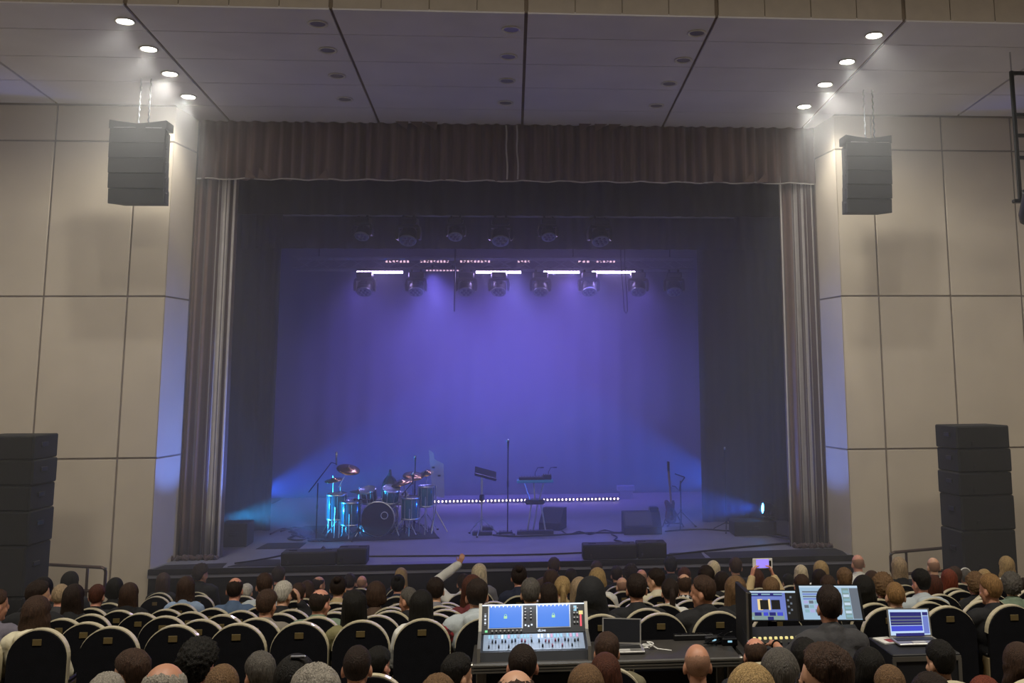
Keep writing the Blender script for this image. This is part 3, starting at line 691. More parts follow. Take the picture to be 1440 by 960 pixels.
# ------------------------------------------------------------------ drum kit and instruments
M_shell = mat('drum_shell_teal', '#1f6f86', .18, .3, coat=.8)
M_shelld = mat('drum_shell_dark', '#20222c', .25, coat=.5)
M_skin = mat('drum_head_white', '#cfd3da', .45)
M_skinb = mat('drum_head_black', '#0c0c10', .8)
M_cym = mat('cymbal_brass', '#b48a4a', .25, 1.0)
def frame_to(v): return Vector(v).normalized().to_track_quat('Z', 'Y').to_matrix().to_4x4()
def drum(name, label, p, r, h, axis, shell, top=M_skin, legs=0, extra=None):
    """p = world centre of the lower rim; axis = drum axis"""
    p = Vector(p); o = empty(name, label, 'drum', (p.x, p.y, ZS)); Mx = Matrix.Translation((0, 0, p.z-ZS)) @ frame_to(axis)
    a = MB(); a.smooth = True; a.lathe([(r*.97, .0), (r, .01), (r, h-.01), (r*.97, h)], 28, Mx); a.build('shell', shell, o)
    for z in (0, h):
        b = MB(); b.smooth = True; b.lathe([(r*.98, z-.02), (r*1.05, z-.018), (r*1.06, z+.012), (r*1.0, z+.016), (r*.98, z+.008)], 28, Mx); b.build('hoop', M_chrome, o)
    for z, s in ((h+.004, 1), (-.004, -1)):
        b = MB(); b.lathe([(0, z), (r*.99, z), (r*.99, z+.004*s), (0, z+.004*s)] if s > 0 else [(0, z-.004), (r*.99, z-.004), (r*.99, z), (0, z)], 28, Mx); b.build('drum_head', top if s > 0 else M_skin, o)
    for k in range(8):
        t = math.pi/4*k+.2; c = (r*1.03*math.cos(t), r*1.03*math.sin(t))
        MB().cyl(Mx @ Vector((*c, .005)), Mx @ Vector((*c, h-.005)), .007, n=6).build('tension_rod', M_chrome, o)
    for k in range(legs):
        t = math.tau/legs*k+.5; c = Vector((r*1.06*math.cos(t), r*1.06*math.sin(t), 0))
        MB().tube([(c.x, c.y, p.z-ZS+h*.5), (c.x*1.02, c.y*1.02, .06), (c.x*1.2, c.y*1.2, .012)], .009, 6).build('leg', M_chrome, o)
    return o
def tripod(o, h, spread=.3, hub=.32, r=.011, m=M_chrome, ph=.3):
    MB().cyl((0, 0, .05), (0, 0, h), r, n=8).build('pole', m, o)
    MB().cyl((0, 0, hub-.03), (0, 0, hub+.03), r*1.9, n=8).build('collar', m, o)
    for k in range(3):
        t = math.tau/3*k+ph; e = (spread*math.cos(t), spread*math.sin(t), .015)
        l = MB().tube([(0, 0, hub), (e[0]*.9, e[1]*.9, .04), e], r*.8, 6).build('leg', m, o)
        MB().cyl((e[0]*.93, e[1]*.93, .012), (e[0]*1.06, e[1]*1.06, .012), .014, n=6).build('rubber_foot', M_blackpl, l)
def cymbal_stand(px, py, Y, label, rad=.22, tilt=(.25, .2), boom=None, m=M_cym, double=False):
    p = aty(px, py, Y); b = Vector(boom) if boom else Vector((0, 0, 0))
    o = empty('cymbal_stand', label, 'cymbal', (p.x-b.x, Y-b.y, ZS)); h = p.z-ZS
    tripod(o, h-b.z, .28, .34, ph=random.uniform(0, 2))
    if boom: MB().cyl((-.25*b.x, -.25*b.y, h-b.z-.06), (b.x, b.y, h), .009, n=8).build('boom', M_chrome, o)
    Mx = Matrix.Translation((b.x, b.y, h)) @ Euler((tilt[0], tilt[1], 0)).to_matrix().to_4x4()
    for k in range(2 if double else 1):
        c = MB(); c.smooth = True; s = -1 if k else 1
        c.lathe([(.008, .03*s-.04*k), (.03, .028*s-.04*k), (.045, .012*s-.04*k), (rad*.6, .0-.03*k), (rad, -.014*s-.03*k), (rad, -.017*s-.03*k), (rad*.6, -.004-.03*k), (.045, .008*s-.04*k), (.008, .02*s-.04*k)], 28, Mx); c.build('cymbal', m, o)
    MB().cyl(Mx @ Vector((0, 0, -.03)), Mx @ Vector((0, 0, .07)), .008, n=6).build('wing_nut', M_chrome, o)
    return o
def mic_stand(px, pyt, pyb, label, Y=None, boom=None, base='tripod', mic=True):
    q = atz(px, pyb, ZS); Y = q.y if Y is None else Y; top = aty(px, pyt, Y)
    o = empty('microphone_stand', label, 'microphone stand', (top.x, Y, ZS)); h = top.z-ZS
    if base == 'round':
        a = MB(); a.smooth = True; a.lathe([(0, 0), (.14, 0), (.145, .012), (.13, .025), (.03, .035), (0, .035)], 24); a.build('base', M_headpl, o)
        MB().cyl((0, 0, .02), (0, 0, h), .011, n=8).build('pole', M_metal, o)
    else: tripod(o, h, .28, .16, .011, M_metal)
    MB().cyl((0, 0, h*.55), (0, 0, h*.62), .018, n=8).build('clutch', M_blackpl, o)
    e = Vector((0, 0, h)); d_ = Vector((0, -.2, .6))
    if boom:
        bv = Vector(boom); MB().cyl(e-bv*.45, e+bv, .009, n=8).build('boom', M_metal, o)
        MB().cyl(e-bv*.45, e-bv*.3, .02, n=8).build('counterweight', M_blackpl, o); e = e+bv; d_ = Vector((0, 0, 1))
    if mic:
        d_ = d_.normalized(); a = MB(); a.smooth = True; Mx = Matrix.Translation(e) @ frame_to(d_)
        a.lathe([(0, -.04), (.012, -.04), (.014, .03), (.019, .10), (.021, .12)], 12, Mx); mo = a.build('microphone', M_blackpl, o)
        g = MB(); g.smooth = True; g.ell((0, 0, .14), (.026, .026, .032), Mx, 12, 8); g.build('mic_grille', M_steel, mo)
    return o
Yk = 19.85
pk = aty(531, 731, Yk); rk = 23.3*depth((pk.x, Yk, pk.z))/F
o = drum('bass_drum', 'black bass drum with a dark front head and chrome port ring', (pk.x, Yk, ZS+rk*1.06), rk, .42, (.05, 1, 0), M_shelld, M_skinb)
Mx = Matrix.Translation((0, -.012, rk*1.06)) @ frame_to((-.05, -1, 0))
fh = MB(); fh.lathe([(0, 0), (rk*.99, 0), (rk*.99, .008), (0, .01)], 28, Mx); fh.build('front_head', M_skinb, o)
pr = MB(); pr.smooth = True; c = Vector((.12, 0, .06)); pr.tube([(c.x+.06*math.cos(t*math.tau/20), -.03, rk*1.06+c.z+.06*math.sin(t*math.tau/20)) for t in range(20)], .009, 6, True); pr.build('port_ring', M_chrome, o)
for s in (-1, 1): MB().tube([(s*rk*.9, .1, rk*.9), (s*(rk+.09), -.02, .02)], .011, 6).build('spur', M_chrome, o)
drum('rack_tom', 'dark rack tom mounted over the bass drum', aty(519, 703, Yk+.15), .14, .2, (-.1, -.35, .93), M_shelld)
drum('rack_tom', 'teal rack tom on the cymbal side of the bass drum', aty(549, 703, Yk+.15), .15, .22, (.1, -.35, .93), M_shell)
drum('floor_tom', 'tall teal floor tom beside the boom microphone stand', (aty(473, 700, Yk).x, Yk+.1, ZS+.32), .17, .42, (0, -.05, 1), M_shell, legs=3)
drum('floor_tom', 'teal floor tom between the tall tom and the bass drum', (aty(495, 700, Yk).x, Yk-.05, ZS+.24), .17, .38, (0, -.05, 1), M_shell, legs=3)
drum('floor_tom', 'teal floor tom on the acrylic shield side of the bass drum', (aty(577, 700, Yk).x, Yk+.12, ZS+.3), .16, .36, (0, -.05, 1), M_shell, legs=3)
drum('floor_tom', 'small high teal tom on legs next to the acrylic shield', (aty(598, 690, Yk).x, Yk+.25, ZS+.5), .14, .34, (0, -.05, 1), M_shell, legs=3)
drum('snare_drum', 'chrome snare drum between the toms and the throne', (aty(557, 700, Yk).x, Yk+.65, ZS+.52), .17, .15, (0, -.1, 1), M_chrome, legs=3)
cymbal_stand(490, 659, 20.0, 'tilted crash cymbal high above the floor toms', .21, (.35, .22), (.12, .05, .25))
cymbal_stand(469, 674, 20.15, 'small cymbal stand beside the tall floor tom', .16, (.2, -.1))
cymbal_stand(565, 677, 20.1, 'ride cymbal over the acrylic shield side toms', .22, (.2, -.2), (-.1, 0, .2))
cymbal_stand(581, 668, 20.35, 'crash cymbal behind the ride cymbal', .19, (.35, .1))
cymbal_stand(505, 690, 20.5, 'hi-hat pair on a chrome stand behind the toms', .17, (.05, .05), None, M_cym, True)
cymbal_stand(600, 664, 20.45, 'small splash cymbal near the acrylic shield', .13, (.4, -.2))
mic_stand(447, 679, 760, 'boom microphone stand reaching over the floor toms', None, None, 'round', False)
q = COL.objects[-1]
o = [k for k in COL.objects if k.name.startswith('microphone_stand')][-1]
pa, pb = aty(434, 692, o.location.y)-o.location, aty(466, 650, o.location.y)-o.location
MB().cyl(pa, pb, .01, n=8).build('boom', M_metal, o)
a = MB(); a.smooth = True; e = aty(473, 652, o.location.y)-o.location; a.lathe([(0, -.02), (.014, -.02), (.018, .1), (.02, .2), (0, .215)], 12, Matrix.Translation(e)); a.build('microphone', M_steel, o)
MB().cyl(pb, e, .008, n=6).build('mic_clip', M_metal, o)
mic_stand(584, 652, 752, 'tall microphone stand with two clips behind the toms', 20.5, None)
mic_stand(570, 690, 756, 'short boom microphone stand before the teal floor tom', 19.9, (.12, .1, .14))
mic_stand(505, 702, 757, 'short microphone stand pointing at the bass drum', 19.6, (.2, .06, -.02))
th = empty('drum_throne', 'round black drum throne behind the kit', 'stool', (aty(547, 690, 20.9).x, 20.9, ZS)); tripod(th, .48, .26, .25)
a = MB(); a.smooth = True; a.lathe([(0, .47), (.15, .47), (.175, .49), (.175, .55), (.15, .57), (0, .572)], 24); a.build('cushion', M_blackpl, th)
# drummer's backrest bag / dark pack on the rack tom
a = aty(547, 682, 20.25); bag = MB(); bag.smooth = True; bag.ell((a.x, 20.4, ZS+.72), (.16, .12, .3), None, 16, 12); bag.cyl((a.x, 20.4, ZS+.9), (a.x, 20.4, ZS+1.12), .05, .02, 8); b = bag.build('drum_bag', M_headpl); tag(b, 'dark padded bag standing behind the rack toms', 'bag')
MB().tube([(a.x-.1, 20.3, ZS+.9), (a.x, 20.25, ZS+1.08), (a.x+.1, 20.3, ZS+.9)], .012, 6).build('strap', M_metal, b)
MB().box((a.x, 20.4, ZS+.22), (.3, .24, .44), bev=.02).build('bag_stand', M_metal, b)
# acrylic shield
M_acr = mat('acrylic', '#b9c4e6', .08, alpha=.42, spec=.6)
sh = empty('acrylic_shield', 'clear acrylic shield panels standing beside the drum kit', 'screen', (aty(612, 745, 20.2).x, 20.2, ZS))
for (pts) in (((603, 632), (610, 637), (616, 690), (608, 692)), ((610, 645), (624, 652), (625, 700), (614, 698))):
    P = [aty(x, y, 20.2)-sh.location for (x, y) in pts]; MB().prism([(p.x, p.z) for p in P], -.004, .004).build('panel', M_acr, sh)
    c = (P[0]+P[2])*.5; MB().box((c.x, -.012, c.z+.05), (.05, .02, .03)).build('clip', M_blackpl, sh)
MB().tube([(0, 0, .36), (0, 0, aty(612, 683, 20.2).z-ZS)], .012, 6).build('pole', M_chrome, sh)
for e in (((.22), -.02), (-.05, -.2), (-.1, .2)): MB().tube([(0, 0, .4), (e[0], e[1], .02)], .012, 6).build('leg', M_chrome, sh)

# music stand, centre microphone, keyboard table
q = atz(677, 752, ZS); o = empty('music_stand', 'music stand with a tilted dark tray beside the centre microphone', 'music stand', (q.x, q.y, ZS))
p = aty(678, 668, q.y)-o.location; tripod(o, p.z, .3, .3, .013, M_chrome)
MB().cyl((0, 0, p.z*.5), (0, 0, p.z), .02, n=8).build('sleeve', M_chrome, o)
Mx = Matrix.Translation((p.x+.06, -.02, p.z+.03)) @ Euler((.5, .28, .15)).to_matrix().to_4x4()
t = MB().box((0, 0, 0), (.40, .28, .02), Mx, .006).build('tray', mat('tray_dark', '#0e0e12', .9, spec=.2), o); MB().box((0, -.14, .02), (.4, .02, .05), Mx).build('ledge', M_headpl, t)
MB().box((.0, .0, p.z*.62), (.09, .07, .12), bev=.02).build('clamp', M_metal, o)
mic_stand(714.5, 630, 752, 'tall straight microphone stand at the centre of the stage', None, None, 'round')
q = atz(752, 749, ZS); o = empty('keyboard_table', 'narrow table of keyboard gear on slanted chrome legs', 'table', (q.x, q.y, ZS)); hz = aty(752, 676, q.y).z-ZS; hm = aty(752, 705, q.y).z-ZS
MB().box((0, 0, hz), (.66, .3, .05), bev=.01).build('table_top', mat('table_cyan', '#3f9ec4', .35), o)
for (x0, x1, y0) in ((-.2, -.12, -.1), (-.02, .0, .1), (.16, .1, -.1)):
    MB().cyl((x0, y0, hz-.02), (x1*.7, y0*.6, hm), .014, n=8).build('upper_leg', M_chrome, o)
for (x0, x1, y) in ((-.06, -.14, -.1), (.1, .2, -.1), (.06, -.03, .1)): MB().cyl((x0, y*.6, hm), (x1, y, .0), .015, n=8).build('leg', M_chrome, o)
MB().box((.0, 0, hm), (.36, .28, .08), bev=.03).build('shelf', M_headpl, o)
def gear(nm, loc, d_, label, cat_, m=M_headpl, knobs=6):
    o = empty(nm, label, cat_, loc); MB().box((0, 0, d_[2]/2), d_, bev=.008).build('case', m, o)
    for k in range(knobs): MB().cyl((-d_[0]*.4+d_[0]*.8*k/max(1, knobs-1), 0, d_[2]), (-d_[0]*.4+d_[0]*.8*k/max(1, knobs-1), 0, d_[2]+.018), .009, n=8).build('knob', M_steel, o)
gear('mini_keyboard', (q.x-.06, q.y, ZS+hz+.026), (.46, .2, .05), 'small keyboard lying on the keyboard table', 'keyboard', M_headpl, 8)
gear('sampler', (q.x+.22, q.y+.02, ZS+hz+.026), (.16, .18, .08), 'small sampler box at the end of the keyboard table', 'sampler', M_metal, 4)
for k, (px, py) in enumerate(((752, 660), (766, 659))):
    o2 = empty('gooseneck_light', 'thin gooseneck lamp curving over the keyboard table', 'lamp', (q.x+(.0 if k == 0 else .24), q.y+.1, ZS+hz+.026), 0, 'gooseneck lamps on the keyboard table')
    MB().tube([(0, 0, 0), (.01, 0, .12), (.05, -.02, .2), (.12, -.05, .21)], .007, 6).build('neck', M_metal, o2); MB().box((.13, -.05, .205), (.07, .04, .02), bev=.005).build('lamp_head', M_headpl, o2); MB().cyl((0, 0, 0), (0, 0, .015), .03, n=10).build('foot', M_headpl, o2)
for (a, b, py, lb) in ((664, 692, 753, 'pedalboard on the floor under the music stand'), (701, 721, 753, 'pedalboard at the foot of the centre microphone stand'), (727, 778, 749, 'long low pedalboard under the keyboard table'), (678, 693, 746, 'small effects pedal behind the music stand pedalboard')):
    p0, p1 = atz(a, py, ZS), atz(b, py, ZS); gear('pedalboard', ((p0.x+p1.x)/2, p0.y+.1-(.0 if b != 778 else .25), ZS), (p1.x-p0.x, .2, .06), lb, 'pedalboard', M_headpl, 4)
# guitar on a stand, boom stand, lone microphone
q = atz(944, 741, ZS); o = empty('electric_guitar', 'dark electric guitar upright on a floor stand', 'guitar', (q.x, q.y, ZS+.06), 0); o.rotation_euler = (-.15, .12, .85)
prof = [(0, 0), (.09, .01), (.15, .06), (.165, .13), (.14, .2), (.115, .25), (.13, .32), (.15, .38), (.12, .43), (.06, .40), (.03, .38)]
poly = prof + [(-x, z) for (x, z) in prof[::-1] if x > 0]
MB().prism(poly, -.022, .022).build('body', mat('guitar_sunburst', '#4a1e14', .2, coat=.6), o)
MB().box((0, -.03, .66), (.05, .025, .6), bev=.006).build('neck', mat('guitar_neck', '#7a5a38', .4), o)
MB().prism([(-.03, .95), (.03, .95), (.045, 1.13), (-.02, 1.14)], -.036, -.018).build('headstock', M_headpl, o)
MB().box((0, -.03, .2), (.1, .016, .16)).build('pickup_plate', M_headpl, o)
for k in range(2): MB().cyl((.08, -.022, .08+.06*k), (.08, -.04, .08+.06*k), .014, n=8).build('knob', M_steel, o)
o = empty('guitar_stand', 'black tubular guitar stand under the dark electric guitar', 'stand', (q.x+.02, q.y+.06, ZS))
for e in ((-.2, -.16), (.2, -.16), (0, .25)): MB().tube([(0, .1, .4), (e[0], e[1], .015)], .012, 6).build('leg', M_headpl, o)
MB().tube([(-.14, -.12, .1), (-.14, -.02, .06), (.14, -.02, .06), (.14, -.12, .1)], .011, 6).build('cradle', M_headpl, o); MB().cyl((0, .1, .35), (0, .06, .72), .011, n=8).build('upright', M_headpl, o)
q = atz(958, 742, ZS); o = empty('music_stand', 'folded black music stand with bent arms beside the guitar', 'music stand', (q.x, q.y, ZS)); tripod(o, .85, .3, .3, .012, M_headpl)
p = aty(963, 671, q.y)-o.location; MB().cyl((0, 0, .8), p, .012, n=8).build('upper_pole', M_headpl, o); p2 = aty(949, 666, q.y)-o.location; MB().cyl(p, p2, .01, n=8).build('top_arm', M_headpl, o)
p3, p4 = aty(955, 690, q.y)-o.location, aty(945, 683, q.y)-o.location; MB().tube([(0, 0, .8), p3, p3*.5+p4*.5+Vector((0, 0, .03)), p4], .01, 6).build('side_arm', M_headpl, o)
mic_stand(1019, 640, 747, 'lone microphone stand in front of the black leg drape', None, None, 'tripod')
p = atz(913.5, 700, ZS)
# ------------------------------------------------------------------ hall seats
M_seatb = mat('seat_black_cloth', '#0c0c11', .95, var=.25, scale=14, spec=.2, bump=.2, bscale=160)
M_cream = mat('seat_cream_edge', '#cfc4a6', .35, var=.06, coat=.3)
M_tanw = mat('seat_side_tan', '#9c8a68', .5, var=.1, stretch=(1, 1, .2), scale=20)
M_gold = mat('number_plate_gold', '#6e5e3a', .5, .3)
CH = .98; SW = .412
def dome(w, z0, z1, hh, n=18):
    P = [(-w/2, z0), (w/2, z0)]
    for k in range(n+1):
        t = math.pi*k/n; P.append((w/2*math.cos(t), z1-hh+hh*math.sin(t)))
    return P
def make_seat():
    o = empty('hall_seat', 'x', 'seat')
    b = MB(); b.prism(dome(SW-.012, .34, CH-.008, .195), -.225, -.195); b.build('back_panel', M_seatb, o)
    e = MB(); e.smooth = False; P = dome(SW, .40, CH, .20)[1:]; Q = dome(SW-.05, .40, CH-.03, .18)[1:]
    n = len(P); vs = []
    for y in (-.202, -.15):
        vs += [(x, y, z) for (x, z) in P] + [(x, y, z) for (x, z) in Q]
    fs = []
    for i in range(n-1):
        fs += [(i, i+1, 2*n+i+1, 2*n+i), (n+i, 3*n+i, 3*n+i+1, n+i+1), (2*n+i, 2*n+i+1, 3*n+i+1, 3*n+i), (i, n+i, n+i+1, i+1)]
    fs += [(0, 2*n, 3*n, n), (n-1, 2*n-1, 4*n-1, 3*n-1)]
    e.add(vs, fs); e.build('edge_band', M_cream, o)
    c = MB(); c.prism(dome(SW-.05, .42, CH-.03, .18), -.19, -.14); c.build('back_cushion', M_seatb, o)
    MB().box((0, .04, .405), (SW-.05, .40, .09), bev=.025).build('seat_cushion', M_seatb, o)
    MB().box((0, .03, .34), (SW-.06, .36, .04)).build('seat_pan', M_blackpl, o)
    for s in (-1, 1):
        MB().box((s*(SW/2-.008), .0, .30), (.02, .40, .6), bev=.004).build('side_panel', M_tanw, o)
        MB().box((s*(SW/2-.008), .02, .615), (.026, .38, .03), bev=.008).build('armrest', M_blackpl, o)
    MB().box((0, -.228, CH-.085), (.062, .004, .042), bev=.001).build('number_plate', M_gold, o)
    return o
def rowY(i): return Y0+ROWP*i if i >= 0 else {-1: 6.75, -2: 5.95, -3: 4.9, -4: 4.15}[i]
SEATS = {}
seat0 = make_seat(); seat_used = False
def put_seat(i, x, occupied=False):
    global seat_used
    for xx in SEATS.get(i, []):
        if abs(xx-x) < SW+.012: return
    SEATS.setdefault(i, []).append(x)
    o = copy_tree(seat0) if seat_used else seat0; seat_used = True
    o.location = (x, rowY(i)+.2, rowZ(i))
    rn = 'first row behind the mixing desk' if i == 0 else 'row'
    return o
def seats_px(i, pxs, py):
    for p in pxs: put_seat(i, aty(p, py, rowY(i)).x)
seats_px(0, [-40, 56, 155, 245.6, 334, 422, 508, 594, 680, 763, 846, 929, 1012, 1094, 1172, 1250, 1335, 1425], 880)
seats_px(1, [-40, 40, 121, 199, 281, 360, 445, 529, 611, 692, 773, 843, 910, 990, 1070, 1150, 1232, 1308, 1385], 866)
seats_px(2, [-62, 11, 86, 158, 231, 312, 392, 470, 548, 626, 704, 782, 858, 934, 1010, 1086, 1162, 1238, 1314, 1390], 862)
seats_px(3, [-15+70.5*k for k in range(21)], 858)
seats_px(4, [-32+66*k for k in range(22)], 855)
for p in (219, 280): put_seat(10, aty(p, 835, rowY(10)).x)

# ------------------------------------------------------------------ people
HAIRC = {'black': '#16130f', 'dark': '#261a13', 'brown': '#3d2b20', 'lbrown': '#6c5238', 'auburn': '#4a281b', 'red': '#6e3422', 'blond': '#a2865a', 'ash': '#9a8468', 'platinum': '#cdbb97', 'grey': '#8e877c', 'dgrey': '#55504a', 'ginger': '#80603a', 'white': '#b8b2a6'}
HNAME = {'black': 'black', 'dark': 'dark brown', 'brown': 'brown', 'lbrown': 'light brown', 'auburn': 'auburn', 'red': 'red', 'blond': 'blonde', 'ash': 'ash blonde', 'platinum': 'pale blonde', 'grey': 'grey', 'dgrey': 'dark grey', 'ginger': 'ginger', 'white': 'silver'}
def hmat(c): return mat('hair_'+c, HAIRC[c], .62, var=.5, scale=150, stretch=(1, 1, .12), bump=.8, bscale=230, spec=.25)
CLOTH = {'black': '#131316', 'navy': '#1c2238', 'grey': '#77757a', 'dgrey': '#3b3a3c', 'cream': '#d3cbb0', 'white': '#dcdad2', 'olive': '#77714c', 'denim': '#4d617e', 'lblue': '#8ea1bd', 'sage': '#6f7f6a', 'taupe': '#7a7268', 'brown': '#4b382a', 'tan': '#6f6850', 'beige': '#b09a72', 'mauve': '#6b6672', 'palegrey': '#aab2b6', 'maroon': '#5c1f24'}
CNAME = {'black': 'black', 'navy': 'navy', 'grey': 'grey', 'dgrey': 'charcoal', 'cream': 'cream', 'white': 'white', 'olive': 'olive', 'denim': 'denim blue', 'lblue': 'pale blue', 'sage': 'sage green', 'taupe': 'taupe', 'brown': 'brown', 'tan': 'tan', 'beige': 'beige', 'mauve': 'mauve grey', 'palegrey': 'pale grey', 'maroon': 'maroon'}
def cmat(c): return mat('cloth_'+c, CLOTH[c], .85, var=.14, scale=9, bump=.35, bscale=40)
def plaid(name, c0, c1):
    if name in MATS: return MATS[name]
    m = mat(name, c0, .85); nt = m.node_tree; b = nt.nodes['Principled BSDF']
    tc = nt.nodes.new('ShaderNodeTexCoord'); acc = None
    for d_ in ('X', 'Z'):
        wv = nt.nodes.new('ShaderNodeTexWave'); wv.bands_direction = d_; wv.inputs['Scale'].default_value = 6.5; nt.links.new(tc.outputs['Object'], wv.inputs['Vector'])
        if acc is None: acc = wv.outputs['Fac']
        else:
            mu = nt.nodes.new('ShaderNodeMath'); mu.operation = 'ADD'; nt.links.new(acc, mu.inputs[0]); nt.links.new(wv.outputs['Fac'], mu.inputs[1]); acc = mu.outputs[0]
    rp = nt.nodes.new('ShaderNodeValToRGB'); e = rp.color_ramp.elements; e[0].position = .45; e[0].color = (*srgb(c0), 1); e[1].position = .62; e[1].color = (*srgb(c1), 1)
    mu = nt.nodes.new('ShaderNodeMath'); mu.operation = 'MULTIPLY'; mu.inputs[1].default_value = .5; nt.links.new(acc, mu.inputs[0]); nt.links.new(mu.outputs[0], rp.inputs[0]); nt.links.new(rp.outputs[0], b.inputs['Base Color'])
    return m
SKINS = [mat('skin_a', '#c99a7c', .5, var=.06, scale=14, bump=.05), mat('skin_b', '#b98468', .5, var=.07, scale=14, bump=.05), mat('skin_c', '#c68a72', .5, var=.08, scale=12, bump=.05)]
STUB = mat('hair_stubble', '#8f6b56', .65, var=.2, scale=200, bump=.3, bscale=300, spec=.25)
M_eye = mat('eye_dark', '#1e1712', .2); M_lip = mat('lip', '#a3655a', .5); M_trs = mat('trousers_dark', '#1f2026', .85); M_shoe = mat('shoe_black', '#141313', .4)

def cap(mb, p0, p1, r0, r1, n=12):
    mb.ell(p0, (r0, r0, r0), None, n, 8); mb.ell(p1, (r1, r1, r1), None, n, 8)
    v = Vector(p1)-Vector(p0)
    if v.length > 1e-4: mb.cyl(p0, p1, r0, r1, n)
def remesh(mb, name, voxel, it, mats):
    me = mb.mesh(name, mats, fix=True); t = bpy.data.objects.new('tmp', me); COL.objects.link(t)
    m = t.modifiers.new('r', 'REMESH'); m.mode = 'VOXEL'; m.voxel_size = voxel; m.use_smooth_shade = True
    s = t.modifiers.new('s', 'SMOOTH'); s.factor = .5; s.iterations = it
    dg = bpy.context.evaluated_depsgraph_get(); dg.update()
    out = bpy.data.meshes.new_from_object(t.evaluated_get(dg)); out.name = name
    COL.objects.unlink(t); bpy.data.objects.remove(t); bpy.data.meshes.remove(me)
    out.materials.clear()
    for k in (mats if isinstance(mats, (list, tuple)) else [mats]): out.materials.append(k)
    smooth(out); return out
PIV = Vector((0, -.015, 1.05))
def head_mat(yaw, pitch): return Matrix.Translation(PIV) @ Euler((-pitch, 0, yaw)).to_matrix().to_4x4() @ Matrix.Translation(-PIV)
def hand(mb, w_, d_, nrm, curl=.5, side=1):
    """palm and five separate fingers; d_ = hand direction, nrm = palm normal the fingers curl towards"""
    w_, d_, nrm = Vector(w_), Vector(d_).normalized(), Vector(nrm).normalized(); sd = d_.cross(nrm).normalized()*side
    for k in range(4):
        o_ = sd*(.027-.018*k); cap(mb, w_+o_*.6+d_*.012, w_+o_+d_*.075, .013, .0125, 8)
    for k, L in enumerate((.068, .078, .072, .055)):
        a = w_+sd*(.029-.0193*k)+d_*.078; d1 = (d_*math.cos(curl*.7)+nrm*math.sin(curl*.7)); d2 = (d_*math.cos(curl*1.7)+nrm*math.sin(curl*1.7))
        b = a+d1*L*.5; cap(mb, a, b, .0095, .009, 8); cap(mb, b, b+d2*L*.5, .009, .0075, 8)
    a = w_+sd*.026+d_*.02; b = a+(sd*.7+d_*.6+nrm*.3).normalized()*.042; cap(mb, a, b, .0125, .0105, 8); cap(mb, b, b+(d_*.8+nrm*.5+sd*.1).normalized()*.032, .0105, .0085, 8)
ARMS = {  # elbow, wrist, hand direction, palm normal, curl for left (-x) and right (+x)
 'lap': (((-.235, .03, .69), (-.11, .27, .60), (.5, .8, -.1), (0, .1, -1), .5), ((.235, .03, .69), (.11, .27, .60), (-.5, .8, -.1), (0, .1, -1), .5)),
 'phone': (((-.20, .22, .98), (-.115, .33, 1.22), (.25, .1, 1), (1, .2, 0), .9), ((.20, .22, .98), (.105, .33, 1.22), (-.25, .1, 1), (-1, .2, 0), .9)),
 'phonelow': (((-.235, .08, .75), (-.07, .30, .98), (.2, .2, 1), (.8, -.5, 0), 1.0), ((.235, .03, .69), (.11, .27, .60), (-.5, .8, -.1), (0, .1, -1), .5)),
 'raise': (((-.40, .10, 1.14), (-.06, .12, 1.38), (.35, 0, 1), (0, 1, 0), .7), ((.235, .03, .69), (.11, .27, .60), (-.5, .8, -.1), (0, .1, -1), .5)),
 'ear': (((-.235, .03, .69), (-.11, .27, .60), (.5, .8, -.1), (0, .1, -1), .5), ((.30, .14, .86), (.155, .06, 1.05), (-.15, -.1, 1), (-1, 0, 0), .5)),
 'desk': (((-.27, .10, .80), (-.29, .34, .85), (.12, 1, .0), (0, .1, -1), .6), ((.28, .20, .74), (.16, .45, .80), (-.3, 1, 0), (0, .1, -1), .5)),
}
def arm_pts(pose, s, sw):
    e, w_, d_, n_, c_ = ARMS[pose][0 if s < 0 else 1]; return Vector((s*sw, -.03, .93)), Vector(e), Vector(w_), Vector(d_), Vector(n_), c_
BODY = {}; TOPS = {}; LOWER = {}
